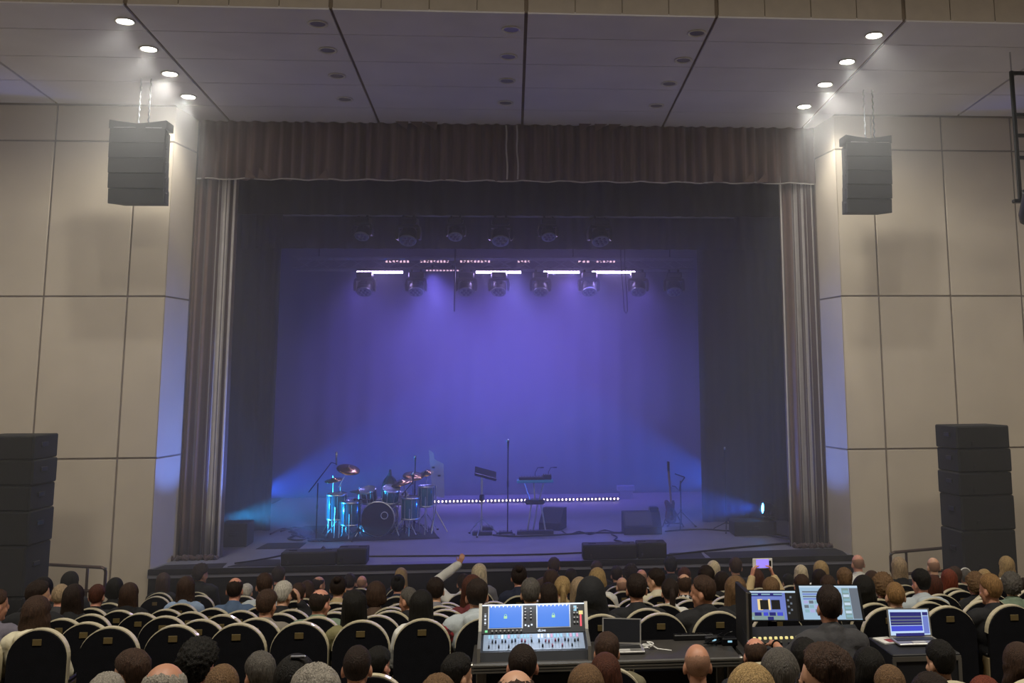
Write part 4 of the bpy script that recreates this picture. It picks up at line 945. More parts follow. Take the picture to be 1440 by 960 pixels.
def body_mesh(sex, pose, yaw, pitch):
    key = (sex, pose, yaw, pitch)
    if key in BODY: return BODY[key]
    sw = .185 if sex == 'm' else .162; k = 1 if sex == 'm' else .9
    b = MB(); b.ell((0, 0, .53), (.165, .13, .12)); b.ell((0, -.02, .65), (.145*k, .11, .15)); b.ell((0, -.03, .82), (.165*k, .115, .17))
    cap(b, (-sw+.04, -.03, .94), (sw-.04, -.03, .94), .058, .058); cap(b, (0, -.035, .96), (0, -.02, 1.03), .075, .055); cap(b, (0, -.025, .98), (0, -.006, 1.08), .054*k, .051*k)
    H = head_mat(math.radians(yaw), math.radians(pitch))
    b.ell((0, 0, 1.165), (.075, .094, .095), H, 24, 16); b.ell((0, .028, 1.10), (.058, .062, .085), H, 20, 14); b.ell((0, .055, 1.035), (.032, .032, .02), H)
    b.ell((0, .10, 1.118), (.0125, .019, .026), H); b.ell((0, .094, 1.142), (.009, .012, .03), H); b.ell((0, .07, 1.16), (.05, .022, .014), H); b.ell((0, .084, 1.072), (.024, .012, .011), H)
    for s in (-1, 1):
        b.ell((s*.077, -.006, 1.123), (.013, .021, .033), H); b.ell((s*.04, .062, 1.10), (.02, .024, .022), H)
        a0, e, w_, d_, n_, c_ = arm_pts(pose, s, sw); cap(b, a0, e, .048*k, .04*k); cap(b, e, w_, .04*k, .027*k); hand(b, w_, d_, n_, c_, -s)
        cap(b, (s*.09, .02, .52), (s*.105, .36, .50), .085, .06); cap(b, (s*.105, .36, .50), (s*.105, .31, .10), .056, .036); cap(b, (s*.105, .30, .045), (s*.115, .46, .032), .036, .028)
    me = remesh(b, 'person_body', .0092, 3, [SKINS[0], M_eye, M_lip])
    eyes = [H @ Vector((s*.031, .082, 1.137)) for s in (-1, 1)]; lip = H @ Vector((0, .096, 1.072))
    for p in me.polygons:
        c = p.center
        if min((c-e).length for e in eyes) < .012: p.material_index = 1
        elif (c-lip).length < .02 and abs((H.inverted() @ c).z-1.072) < .009: p.material_index = 2
    BODY[key] = me; return me
def wrinkle(me, amp, seed=0):
    for v in me.vertices:
        n = noise.noise((v.co*9)+Vector((seed, 0, 0)))+.5*noise.noise((v.co*21)+Vector((0, seed, 0))); v.co += v.normal*n*amp
    return me
def top_mesh(sex, pose, kind):
    key = (sex, pose, kind)
    if key in TOPS: return TOPS[key]
    sw = .185 if sex == 'm' else .162; k = 1 if sex == 'm' else .9; g = {'tee': .012, 'shirt': .014, 'jacket': .026, 'hoodie': .024}[kind]
    b = MB(); b.ell((0, 0, .55), (.165+g, .13+g, .11)); b.ell((0, -.02, .66), (.148*k+g, .112+g, .16)); b.ell((0, -.03, .82), (.165*k+g, .115+g, .17+g))
    cap(b, (-sw+.04, -.03, .94), (sw-.04, -.03, .94), .058+g, .058+g); cap(b, (0, -.04, .95), (0, -.03, .995), .085+g*.6, .066+g*.6)
    if kind == 'jacket': b.tube([(.068*math.cos(t*math.tau/18), -.022+.068*math.sin(t*math.tau/18), 1.025+.012*math.sin(t*math.tau/18+math.pi)) for t in range(18)], .016, 8, True)
    elif kind == 'hoodie':
        b.ell((0, -.125, .985), (.105, .05, .065)); b.tube([(.085*math.cos(t*math.tau/18), -.03+.085*math.sin(t*math.tau/18), 1.005) for t in range(18)], .026, 8, True)
    else: b.tube([(.062*math.cos(t*math.tau/18), -.02+.062*math.sin(t*math.tau/18), 1.012) for t in range(18)], .010, 8, True)
    for s in (-1, 1):
        a0, e, w_, d_, n_, c_ = arm_pts(pose, s, sw)
        if kind == 'tee' or (pose == 'desk' and s < 0): cap(b, a0, a0.lerp(e, .62 if kind == 'tee' else .9), .05*k+g, .05*k+g)
        else: cap(b, a0, e, .049*k+g, .042*k+g); cap(b, e, e.lerp(w_, .93), .042*k+g, .031*k+g)
    me = wrinkle(remesh(b, 'top_'+kind, .014, 3, M_black), .006 if kind in ('jacket', 'hoodie') else .0035, len(TOPS)); TOPS[key] = me; return me
def lower_meshes():
    if LOWER: return LOWER
    b = MB(); b.ell((0, 0, .52), (.172, .138, .115))
    for s in (-1, 1): cap(b, (s*.09, .02, .52), (s*.105, .36, .50), .097, .073); cap(b, (s*.105, .36, .50), (s*.105, .32, .12), .071, .058)
    LOWER['t'] = wrinkle(remesh(b, 'trousers', .016, 3, M_trs), .005)
    b = MB(); cap(b, (0, .29, .05), (.006, .48, .042), .05, .04); b.box((.003, .375, .014), (.085, .27, .026), bev=.01)
    LOWER['s'] = remesh(b, 'shoe', .012, 2, M_shoe); return LOWER
def sst(x, a, b): t = max(0, min(1, (x-a)/(b-a))); return t*t*(3-2*t)
HAIR = {}
def hair_mesh(kind, seed):
    key = (kind, seed)
    if key in HAIR: return HAIR[key]
    C = Vector((0, 0, 1.165)); R = Vector((.075, .094, .095)); nu, nv = 72, 44; mb = MB(); mb.smooth = True
    T = {'short': .014, 'buzz': .004, 'bald': .0016, 'balding': .006, 'thick': .024, 'curly': .028, 'pony': .012, 'bun': .013, 'long': .019, 'longer': .02, 'bob': .02, 'wavy': .023, 'hood': .04, 'cap': .012}[kind]
    if kind in ('long', 'longer', 'bob', 'wavy', 'hood'):
        zt = {'long': .93, 'longer': .82, 'bob': 1.05, 'wavy': .93, 'hood': .97}[kind]; Z = []
        for j in range(12): Z.append(1.165+(.095+T)*math.cos(math.pi/2*j/12))
        nl = 22
        for j in range(nl+1): Z.append(1.165+(zt-1.165)*j/nl)
        rows = []; top = (0, 0, 1.165+.095+T*.98); mb.v.append(top)
        for z in Z[1:]:
            row = []
            for i in range(nu):
                a = math.tau*i/nu; sx, sy = math.sin(a), math.cos(a)         # a = 0 is the face side
                g = 0 if kind == 'hood' else .055*noise.noise(Vector((a*7, seed*3.1, z*2.5)))+.05*noise.noise(Vector((a*19, seed, z*2)))
                if z >= 1.165:
                    q_ = math.sqrt(max(0, 1-((z-1.165)/(.095+T))**2)); rx, ry = (.075+T)*q_, (.094+T)*q_; el = math.asin(min(1, (z-1.165)/(.095+T)))
                    face = sst(abs(math.atan2(sx, sy)), 1.05, .75)*sst(math.degrees(el), 42, 30); f_ = 1-.16*face; f_ *= 1+g
                    row.append((rx*sx*f_, ry*sy*f_, z))
                else:
                    t = (1.165-z)/(1.165-.93); fl_ = {'wavy': .03, 'hood': .05}.get(kind, .016)*t
                    if kind == 'bob': fl_ = .012*math.sin(min(1.4, t*2.4)*2.2)
                    rx = .075+T+fl_; yb = .094+T-.028*sst(t, .1, .55)+.035*sst(t, .6, 1.1)
                    if kind == 'wavy': rx *= 1+.05*math.sin(z*60+a*3); yb *= 1+.05*math.sin(z*55+a*2)
                    x, y = rx*sx*(1+g), (yb if sy < 0 else .05)*sy*(1+g)
                    y = min(y, .035-.03*t)
                    taper = 1-.25*sst(t*(.235/(1.165-zt)), .75, 1.0)*(0 if kind == 'hood' else 1); zz = z+(.014*noise.noise(Vector((a*11, seed, 5))) if z < zt+.05 and kind != 'hood' else 0)
                    row.append((x*taper, y*taper if y > 0 else y, zz))
            rows.append(len(mb.v)); mb.v += row
        for i in range(nu): mb.f.append([0, rows[0]+i, rows[0]+(i+1) % nu])
        for r_ in range(len(rows)-1):
            for i in range(nu): mb.f.append([rows[r_]+i, rows[r_+1]+i, rows[r_+1]+(i+1) % nu, rows[r_]+(i+1) % nu])
        mb.v.append((0, -.04, zt)); e = len(mb.v)-1
        for i in range(nu): mb.f.append([rows[-1]+i, e, rows[-1]+(i+1) % nu])
        mb.m = [0]*len(mb.f); mb.sm = [True]*len(mb.f)
    else:
        top = len(mb.v); mb.v.append(tuple(C+Vector((0, 0, R.z+(T if kind not in ('bald', 'balding') else -.006))))); rows = []
        for j in range(1, nv):
            th = math.pi*j/nv; row = []
            for i in range(nu):
                a = math.tau*i/nu; d_ = Vector((math.sin(a)*math.sin(th), math.cos(a)*math.sin(th), math.cos(th)))
                rb = 1/math.sqrt((d_.x/R.x)**2+(d_.y/R.y)**2+(d_.z/R.z)**2); el = math.degrees(math.pi/2-th); az = abs(math.degrees(math.atan2(d_.x, d_.y)))
                line = 40-28*sst(az, 20, 62)-14*sst(az, 55, 88)-52*sst(az, 92, 128)
                m_ = sst(el-line+5*noise.noise(d_*16), -9, 8)
                if kind == 'balding': m_ *= 1-sst(el+.10*(90-az)+12*noise.noise(d_*11), 26, 62)
                if kind == 'bald': m_ *= 1-sst(el+.1*(90-az)+8*noise.noise(d_*14), 5, 60)
                if kind == 'curly': g = .5*noise.noise(d_*9+Vector((seed, 0, 0)))+.35*noise.noise(d_*22)
                elif kind in ('pony', 'bun'): g = .25*noise.noise(Vector((a*14, seed, th*2)))
                else: g = .22*noise.noise(Vector((a*4, th*3, seed*2.7)))+.16*noise.noise(Vector((a*26, th*5, seed)))
                tt = T*(1+g)
                if kind in ('short', 'thick'): tt *= .55+.6*sst(el, -15, 45)
                row.append(tuple(C+d_*(rb*(.90+.10*m_)+m_*tt)))
            rows.append(len(mb.v)); mb.v += row
        mb.v.append(tuple(C-Vector((0, 0, R.z*.85)))); e = len(mb.v)-1
        for i in range(nu): mb.f.append([top, rows[0]+i, rows[0]+(i+1) % nu])
        for r_ in range(len(rows)-1):
            for i in range(nu): mb.f.append([rows[r_]+i, rows[r_+1]+i, rows[r_+1]+(i+1) % nu, rows[r_]+(i+1) % nu])
        for i in range(nu): mb.f.append([rows[-1]+i, e, rows[-1]+(i+1) % nu])
        mb.m = [0]*len(mb.f); mb.sm = [True]*len(mb.f)
        if kind == 'pony':
            mb.smooth = True; mb.tube([(0, -.10, 1.19), (0, -.135, 1.18), (.004, -.145, 1.12), (.0, -.135, 1.03), (-.004, -.13, .93), (0, -.128, .86)], [.02, .026, .03, .03, .024, .006], 12)
        if kind == 'bun': mb.smooth = True; mb.ell((0, -.085, 1.245), (.04, .04, .035), None, 16, 10)
    me = mb.mesh('hair_'+kind, M_black); HAIR[key] = me; return me
KDESC = {'short': 'short {c} hair', 'buzz': 'cropped {c} hair', 'bald': 'a bald head', 'balding': 'thinning {c} hair', 'thick': 'thick {c} hair', 'curly': 'curly {c} hair', 'pony': '{c} hair in a ponytail', 'bun': '{c} hair in a bun', 'long': 'long {c} hair', 'longer': 'very long {c} hair', 'bob': '{c} bobbed hair', 'wavy': 'wavy {c} hair', 'hood': 'a black hood up'}
PLACED = {}; BAD = []; NP = 0
def person(px, py, w_, kind, hc, cc, top, place, sex='m', pose='lap', yaw=0, pitch=0, row=None, topm=None, fit=None):
    global NP
    NP += 1; rnd = random.Random(NP)
    if row is None:
        best = None; est = ((.163*1500/w_)-8.37)/ROWP
        for i in range(0, 12):
            P = aty(px, py, rowY(i)+.17); s = (P.z-rowZ(i))/1.275
            clash = any(abs(P.x-q_) < .34 for q_ in PLACED.get(i, []))
            c = abs(i-est)*.6 + abs(s-.9)*14 + (max(0, abs(s-.9)-.1)*60) + (50 if clash else 0)
            if best is None or c < best[0]: best = (c, i)
        row = best[1]
    P = aty(px, py, rowY(row)+.17); s = (P.z-rowZ(row))/1.275
    PLACED.setdefault(row, []).append(P.x)
    if not .78 < s < 1.06: BAD.append((px, py, row, round(s, 2)))
    o = bpy.data.objects.new('person', body_mesh(sex, pose, yaw, pitch)); COL.objects.link(o)
    z = rowZ(row); s2 = max(.8, min(1.02, s)); z += (s-s2)*1.275
    o.location = (P.x, rowY(row)+.17, z); k = s2*rnd.uniform(.97, 1.05); o.scale = (k, s2, s2)
    o.material_slots[0].link = 'OBJECT'; o.material_slots[0].material = SKINS[NP % 3]
    hp = Matrix.Identity(4); hp = head_mat(math.radians(yaw), math.radians(pitch))
    if kind:
        h = bpy.data.objects.new('hood' if kind == 'hood' else 'hair', hair_mesh(kind, NP % 3)); COL.objects.link(h); h.parent = o; h.matrix_basis = hp
        h.material_slots[0].link = 'OBJECT'; h.material_slots[0].material = cmat('black') if kind == 'hood' else STUB if kind == 'bald' else hmat(hc)
    t = bpy.data.objects.new({'tee': 't_shirt', 'shirt': 'shirt', 'jacket': 'jacket', 'hoodie': 'hoodie'}[top], top_mesh(sex, pose, top)); COL.objects.link(t); t.parent = o
    t.material_slots[0].link = 'OBJECT'; t.material_slots[0].material = topm or cmat(cc)
    L = lower_meshes(); t2 = obj('trousers', L['t'], o)
    for sg in (-1, 1): obj('shoe', L['s'], o, (sg*.108, 0, 0))
    cd_ = fit or '%s %s' % (CNAME[cc], {'tee': 't-shirt', 'shirt': 'top', 'jacket': 'jacket', 'hoodie': 'hoodie'}[top])
    lb = 'person with %s in %s, %s' % (KDESC.get(kind, 'a bald head').format(c=HNAME.get(hc, '')), cd_, place)
    tag(o, lb if len(lb.split()) <= 16 else 'person with %s, %s' % (KDESC.get(kind, 'a bald head').format(c=HNAME.get(hc, '')), place), 'person', 'seated audience')
    put_seat(row, P.x); return o
A_ = person
# row directly behind the mixing desk and the rows in front of it, drum kit side
A_(-6, 828, 30, 'short', 'brown', 'mauve', 'shirt', 'at the very end of the row', row=1, yaw=-40)
A_(52, 838, 34, 'wavy', 'brown', 'cream', 'hoodie', 'near the drum side end of the row', 'f', row=0)
A_(53, 815, 28, 'short', 'dark', 'black', 'jacket', 'turned aside in front of the cream cardigan', yaw=-45, row=2)
A_(61, 811, 22, 'bob', 'black', 'black', 'shirt', 'behind the turned head by the handrail', 'f', row=5)
A_(86, 819, 22, 'buzz', 'ash', 'dgrey', 'shirt', 'in front of the drum side handrail', row=4)
A_(99, 803, 22, 'long', 'black', 'black', 'jacket', 'under the drum side handrail', 'f', row=8)
A_(104, 821, 27, 'long', 'dark', 'black', 'shirt', 'beside the fair cropped head', 'f', row=3)
A_(137, 821, 24, 'short', 'auburn', 'black', 'tee', 'with bare nape below the handrail post', row=5)
A_(162, 812, 22, 'bob', 'black', 'black', 'shirt', 'close to the end of the handrail', 'f', row=7)
A_(182, 819, 26, 'longer', 'brown', 'black', 'jacket', 'with hair fanned over the seat back', 'f', row=5)
A_(230, 805, 22, 'longer', 'brown', 'black', 'shirt', 'below the stage corner', 'f', row=11)
A_(262, 810, 22, 'longer', 'brown', 'lblue', 'shirt', 'below the black mat strip', 'f', row=6)
A_(282, 793, 22, 'curly', 'dark', 'black', 'jacket', 'below the black stage mat', yaw=-40, row=11)
A_(331, 810, 25, 'balding', 'dark', 'denim', 'shirt', 'in front of the curly head', row=4)
A_(347, 820, 16, 'short', 'white', 'grey', 'shirt', 'beside the denim shoulder', row=9)
A_(373, 805, 25, 'short', 'brown', 'palegrey', 'shirt', 'behind the red necked neighbour', yaw=15, row=5)
A_(392, 796, 20, 'short', 'dark', 'black', 'shirt', 'below the long front fill speaker', row=10)
A_(398, 816, 27, 'short', 'white', 'black', 'shirt', 'raising a hand to the ear', pose='ear', yaw=-20, row=3)
A_(375, 828, 28, 'short', 'brown', 'taupe', 'tee', 'with a reddened neck', yaw=-15, row=1)
A_(420, 819, 20, 'short', 'brown', 'black', 'shirt', 'beside the raised hand', row=6)
A_(432, 816, 22, 'bob', 'brown', 'black', 'jacket', 'in front of the front fill speaker', 'f', row=7)
A_(447, 809, 18, 'balding', 'dark', 'black', 'shirt', 'half hidden by the brown bob', yaw=-45, row=10)
A_(449, 826, 28, 'balding', 'dark', 'sage', 'jacket', 'turned slightly to the centre', yaw=-30, row=1)
A_(476, 809, 24, 'bun', 'dark', 'beige', 'shirt', 'under the short front fill speaker', 'f', row=5)
A_(492, 806, 17, 'short', 'dark', 'black', 'shirt', 'next to the bald pink head', row=10)
A_(509, 808, 15, 'bald', 'grey', 'white', 'shirt', 'with a pink scalp near the stage', row=11)
A_(499, 829, 36, 'longer', 'black', 'olive', 'shirt', 'in the row behind the mixing desk', 'f', row=0)
A_(564, 798, 19, 'long', 'blond', 'black', 'shirt', 'below the stage lip in the middle', 'f', row=11)
A_(560, 807, 22, 'bun', 'black', 'navy', 'shirt', 'in front of the blonde near the stage', 'f', row=7)
A_(529, 817, 26, 'bob', 'brown', 'brown', 'shirt', 'beside the very long black hair', 'f', row=3)
A_(577, 823, 27, 'buzz', 'dgrey', 'black', 'jacket', 'in profile by the white collar', yaw=55, row=2)
A_(593, 829, 33, 'longer', 'black', 'white', 'hoodie', 'with a fluffy collar behind the mixing desk', 'f', row=0)
A_(613, 811, 26, 'short', 'dark', 'grey', 'tee', 'near the raised white sleeve', yaw=15, row=3)
A_(652, 806, 19, 'short', 'dark', 'white', 'jacket', 'raising a bent arm', pose='raise', row=8)
A_(674, 792, 24, 'long', 'platinum', 'grey', 'shirt', 'below the middle of the stage lip', 'f', row=9)
A_(664, 808, 33, 'longer', 'auburn', 'maroon', 'shirt', 'behind the red plaid sleeves', 'f', row=2)
A_(671, 813, 30, 'short', 'dark', 'palegrey', 'hoodie', 'by the desk', row=0, fit='grey hoodie with red plaid sleeves')
A_(730, 794, 22, 'bun', 'dark', 'navy', 'shirt', 'between the blonde and the desk screens', 'f', row=6)
A_(746, 812, 28, 'short', 'dgrey', 'black', 'tee', 'straight behind the mixing desk screens', row=1)
A_(779, 783, 17, 'short', 'brown', 'brown', 'jacket', 'taller than the row below the stage', row=11)
A_(775, 800, 18, 'long', 'brown', 'black', 'shirt', 'below the tall brown head', 'f', row=7)
A_(791, 809, 24, 'pony', 'blond', 'beige', 'shirt', 'above the second desk screen', 'f', row=4)
A_(771, 819, 28, 'long', 'dark', 'brown', 'shirt', 'between the cropped head and the ponytail', 'f', row=2)
A_(803, 799, 19, 'short', 'dark', 'black', 'shirt', 'beside the blonde ponytail', row=9)
A_(815, 811, 25, 'long', 'ash', 'grey', 'shirt', 'beside the black hood', 'f', row=3)
A_(840, 798, 26, 'bob', 'blond', 'white', 'shirt', 'in front of the black hood', 'f', row=6)
A_(839, 788, 16, 'short', 'brown', 'black', 'shirt', 'just below the long front fill speaker at the guitar side', row=11)
A_(831, 814, 40, 'hood', None, 'black', 'jacket', 'behind the laptop', row=0)
# middle and guitar side
A_(867, 795, 17, 'short', 'dark', 'black', 'shirt', 'near the stage behind the bald heads', row=10)
A_(887, 793, 18, 'curly', 'dark', 'navy', 'shirt', 'near the stage in front of the speaker', 'f', row=11)
A_(875, 810, 16, 'bald', 'dgrey', 'navy', 'shirt', 'beside the white top', row=7, yaw=10)
A_(895, 806, 27, 'short', 'dark', 'black', 'tee', 'with a bare neck above a cream edged seat', row=1)
A_(902, 799, 17, 'bald', 'brown', 'grey', 'shirt', 'behind the bare necked neighbour', row=9)
A_(924, 798, 22, 'short', 'dark', 'cream', 'tee', 'in profile facing the drum side', yaw=50, row=5)
A_(942, 812, 28, 'pony', 'dark', 'white', 'shirt', 'in front of the chequered shirt', 'f', row=2)
A_(943, 783, 17, 'thick', 'black', 'black', 'jacket', 'rising dark before the stage edge', row=11)
A_(962, 805, 24, 'balding', 'brown', 'white', 'shirt', 'beside the dark ponytail', row=4, topm=plaid('cloth_plaid_bw', '#16171a', '#c9c9c4'), fit='a black and white chequered shirt')
A_(962, 797, 18, 'short', 'auburn', 'black', 'shirt', 'beyond the chequered shirt', row=8)
A_(993, 796, 21, 'thick', 'dark', 'black', 'shirt', 'behind the man in profile', row=5)
A_(1003, 788, 18, 'long', 'platinum', 'grey', 'shirt', 'below the pale strip of stage floor', 'f', row=10)
A_(991, 808, 30, 'short', 'brown', 'black', 'jacket', 'in profile behind the cable heap on the desk', yaw=60, row=0)
A_(1015, 803, 21, 'long', 'dark', 'grey', 'shirt', 'between the profile and the long fair hair', 'f', row=6)
A_(1034, 809, 29, 'long', 'lbrown', 'black', 'jacket', 'beside the raised phone', 'f', row=1)
A_(1034, 783, 20, 'short', 'brown', 'black', 'hoodie', 'tall before the stage edge', row=9)
pho = A_(1084, 811, 27, 'short', 'lbrown', 'beige', 'shirt', 'holding up a white phone with both hands', 'f', 'phone', row=2)
A_(1108, 806, 20, 'short', 'black', 'black', 'shirt', 'past the raised phone', row=8)
A_(1064, 800, 20, 'bob', 'auburn', 'black', 'shirt', 'seen between the lifted arms and the fair hair', 'f', row=7)
A_(1127, 807, 24, 'short', 'brown', 'black', 'shirt', 'above the gap between the two monitors', row=4)
A_(1126, 794, 18, 'bob', 'platinum', 'black', 'shirt', 'with a pale crown near the stage', 'f', row=10)
A_(1154, 788, 22, 'long', 'blond', 'white', 'shirt', 'with streaked hair by the stage corner', 'f', row=8)
A_(1152, 800, 22, 'bob', 'dark', 'black', 'shirt', 'in front of the streaked hair', 'f', row=6)
A_(1164, 808, 25, 'short', 'brown', 'dgrey', 'shirt', 'just beyond the big monitor', row=3)
A_(1187, 799, 22, 'thick', 'lbrown', 'brown', 'shirt', 'beside the bald head by the stage corner', row=5)
A_(1206, 778, 20, 'bald', 'grey', 'white', 'shirt', 'by the stage corner on the guitar side', row=9)
A_(1214, 809, 30, 'wavy', 'black', 'black', 'shirt', 'at the side of the big monitor', 'f', row=1)
A_(1226, 802, 26, 'long', 'brown', 'dgrey', 'shirt', 'behind the wavy black hair', 'f', row=5)
A_(1241, 806, 24, 'curly', 'lbrown', 'black', 'shirt', 'holding a lit phone low', 'f', 'phonelow', row=2)
A_(1258, 816, 29, 'buzz', 'ginger', 'black', 'jacket', 'behind the open bright laptop', row=0)
A_(1264, 783, 24, 'longer', 'ash', 'black', 'jacket', 'before the guitar side handrail', 'f', row=7)
A_(1295, 799, 28, 'short', 'black', 'palegrey', 'hoodie', 'behind the bright laptop', yaw=20, row=2)
A_(1312, 782, 21, 'bald', 'grey', 'black', 'shirt', 'with a white collar below the handrail', row=8)
A_(1313, 808, 23, 'long', 'auburn', 'brown', 'shirt', 'next to the pale hoodie', 'f', row=4)
A_(1334, 800, 22, 'long', 'red', 'white', 'shirt', 'in front of the ground stack', 'f', row=5)
A_(1342, 797, 19, 'thick', 'brown', 'black', 'shirt', 'hidden behind the red hair', row=7)
A_(1357, 799, 21, 'short', 'dgrey', 'lblue', 'shirt', 'with a pale band over the head', row=8)
A_(1371, 805, 26, 'curly', 'lbrown', 'black', 'jacket', 'beside the ginger cropped man', 'f', row=3)
A_(1384, 800, 20, 'bob', 'blond', 'black', 'shirt', 'half hidden behind the curls', 'f', row=6)
A_(1393, 806, 32, 'short', 'ginger', 'black', 'tee', 'at the guitar side end of the row', yaw=30, row=0)
A_(1415, 782, 24, 'wavy', 'blond', 'white', 'shirt', 'before the ground stack on the guitar side', 'f', row=8)
A_(1421, 805, 27, 'curly', 'dgrey', 'sage', 'jacket', 'behind the ginger man', yaw=-20, row=2)
A_(1440, 812, 26, 'short', 'dark', 'dgrey', 'shirt', 'last before the frame on the guitar side', row=4)
# rows between the viewer and the desk
A_(150, 945, 46, 'short', 'grey', 'dgrey', 'shirt', 'low in the nearest row', row=-3)
A_(192, 911, 42, 'short', 'brown', 'tan', 'shirt', 'in profile in front of an empty seat', yaw=62, row=-2)
A_(232, 927, 50, 'balding', 'grey', 'dgrey', 'shirt', 'with a shiny crown', row=-4)
A_(279, 899, 43, 'curly', 'black', 'black', 'shirt', 'in front of the empty numbered seats', yaw=-20, row=-2)
A_(313, 930, 45, 'buzz', 'lbrown', 'dgrey', 'shirt', 'between the shiny crown and the grey temples', row=-3)
A_(369, 915, 46, 'short', 'dgrey', 'black', 'shirt', 'with grey temples, looking aside', yaw=35, row=-2)
A_(416, 920, 40, 'long', 'black', 'black', 'shirt', 'with a hair clip', 'f', row=-3)
A_(447, 937, 54, 'thick', 'grey', 'black', 'shirt', 'beside the hair clip', row=-4, yaw=30)
A_(503, 904, 42, 'buzz', 'dark', 'grey', 'shirt', 'in front of the long black hair', row=-2)
A_(530, 908, 40, 'short', 'black', 'dgrey', 'shirt', 'close behind the cropped head', row=-1, yaw=-30)
A_(640, 917, 45, 'short', 'black', 'black', 'jacket', 'in front of the mixing desk corner', row=-2, yaw=-50)
A_(616, 947, 46, 'short', 'lbrown', 'dgrey', 'shirt', 'in front of the black haired man by the desk', row=-3)
A_(735, 902, 42, 'buzz', 'dark', 'black', 'shirt', 'straight before the mixing desk faders', row=-2)
A_(725, 937, 47, 'balding', 'brown', 'dgrey', 'shirt', 'nearest to the mixing desk in the low row', row=-4)
A_(853, 888, 36, 'short', 'brown', 'tan', 'jacket', 'working at the dark laptop', row=-1)
A_(851, 918, 42, 'bob', 'auburn', 'black', 'shirt', 'behind the man at the dark laptop', 'f', row=-2)
A_(824, 934, 52, 'bob', 'lbrown', 'black', 'shirt', 'next to the auburn bob', 'f', row=-3)
A_(980, 902, 39, 'bald', 'dark', 'dgrey', 'shirt', 'in front of the table edge', row=-2)
A_(1062, 894, 34, 'balding', 'brown', 'black', 'jacket', 'by the lighting desk corner', row=-1)
A_(1056, 933, 50, 'long', 'blond', 'black', 'shirt', 'in front of the lighting desk', 'f', row=-4)
A_(1096, 911, 46, 'long', 'dgrey', 'black', 'shirt', 'beside the blonde before the lighting desk', 'f', row=-3)
A_(1131, 896, 34, 'short', 'black', 'black', 'shirt', 'close behind the operator arm', row=-2)
gl = A_(1164, 907, 47, 'thick', 'brown', 'black', 'jacket', 'wearing glasses behind the operator', yaw=65, row=-4)
A_(1221, 910, 42, 'bob', 'black', 'black', 'shirt', 'behind the operator on the guitar side', 'f', row=-2)
A_(1250, 931, 48, 'buzz', 'lbrown', 'grey', 'shirt', 'in front of the bright laptop case', row=-3)
A_(1322, 899, 42, 'short', 'black', 'black', 'shirt', 'before the bright laptop edge', row=-2, yaw=20)
A_(1308, 945, 46, 'short', 'dark', 'white', 'shirt', 'low in front of the black haired man', row=-4)
A_(1384, 950, 42, 'short', 'red', 'black', 'shirt', 'low in the nearest row', row=-3)
A_(1432, 904, 46, 'wavy', 'brown', 'black', 'shirt', 'at the guitar side of the nearest rows', 'f', row=-2)
for s in (0,):
    H = head_mat(math.radians(65), 0); g = MB()
    for sx in (-1, 1): g.tube([H @ Vector((sx*.034+.026*math.cos(t*math.tau/14), .108, 1.135+.02*math.sin(t*math.tau/14))) for t in range(14)], .0025, 5, True)
    for sx in (-1, 1): g.tube([H @ Vector((sx*.06, .106, 1.14)), H @ Vector((sx*.079, .06, 1.142)), H @ Vector((sx*.08, -.01, 1.14))], .0022, 5)
    g.tube([H @ Vector((-.009, .108, 1.138)), H @ Vector((.009, .108, 1.138))], .0022, 5); g.build('glasses', M_blackpl, gl)
# operator at the lighting desk
op = A_(1165, 822, 36, 'short', 'dark', 'dgrey', 'jacket', 'working the lighting desk', pose='desk', row=-1, fit='charcoal jacket'); op.scale.x *= .93
def find(s): return [k for k in COL.objects if s in k.get('label', '')][0]
gh = find('red plaid sleeves, by')
for s in (-1, 1):
    a0, e, w_, d_, n_, c_ = arm_pts('lap', s, .185); b = MB(); cap(b, a0.lerp(e, .12), e, .084, .074); cap(b, e, e.lerp(w_, .9), .074, .062)
    obj('plaid_sleeve', wrinkle(remesh(b, 'plaid_sleeve', .014, 2, plaid('cloth_plaid_red', '#3a0f14', '#8d2630')), .004), gh)
def ring(o, nm, r, t, z, m, y=-.018): MB().tube([(r*math.cos(k*math.tau/20), y+r*math.sin(k*math.tau/20), z) for k in range(20)], t, 8, True).build(nm, m, o)
for s in ('by the stage corner on the guitar side', 'with a white collar below', 'with a pink scalp near'): ring(find(s), 'collar', .062, .014, 1.022, cmat('white'))
ring(find('with a fluffy collar'), 'fluffy_collar', .105, .04, .985, cmat('white'), -.04)
o = find('with a hair clip'); MB().box((.02, -.05, 1.277), (.07, .016, .014), bev=.004).build('hair_clip', M_steel, o)
o = find('with a pale band over'); MB().tube([(.094*math.cos(math.pi*k/14), 0, 1.165+.114*math.sin(math.pi*k/14)) for k in range(15)], .011, 6).build('head_band', cmat('white'), o)
# occupied / empty seat labels
for i, xs in SEATS.items(): pass
for o in [k for k in COL.objects if k.name.startswith('hall_seat')]:
    i = min(range(-4, 12), key=lambda r_: abs(rowY(r_)+.2-o.location.y)); occ = any(abs(o.location.x-q_) < .24 for q_ in PLACED.get(i, []))
    near = 'in the row behind the mixing desk' if i == 0 else 'facing the mixing desk tables' if i < 0 else 'in the rows nearer the stage'
    o['label'] = '%s black round-backed seat with cream edge %s' % ('occupied' if occ else 'empty', near); o['group'] = '%s seats %s' % ('occupied' if occ else 'empty', near)
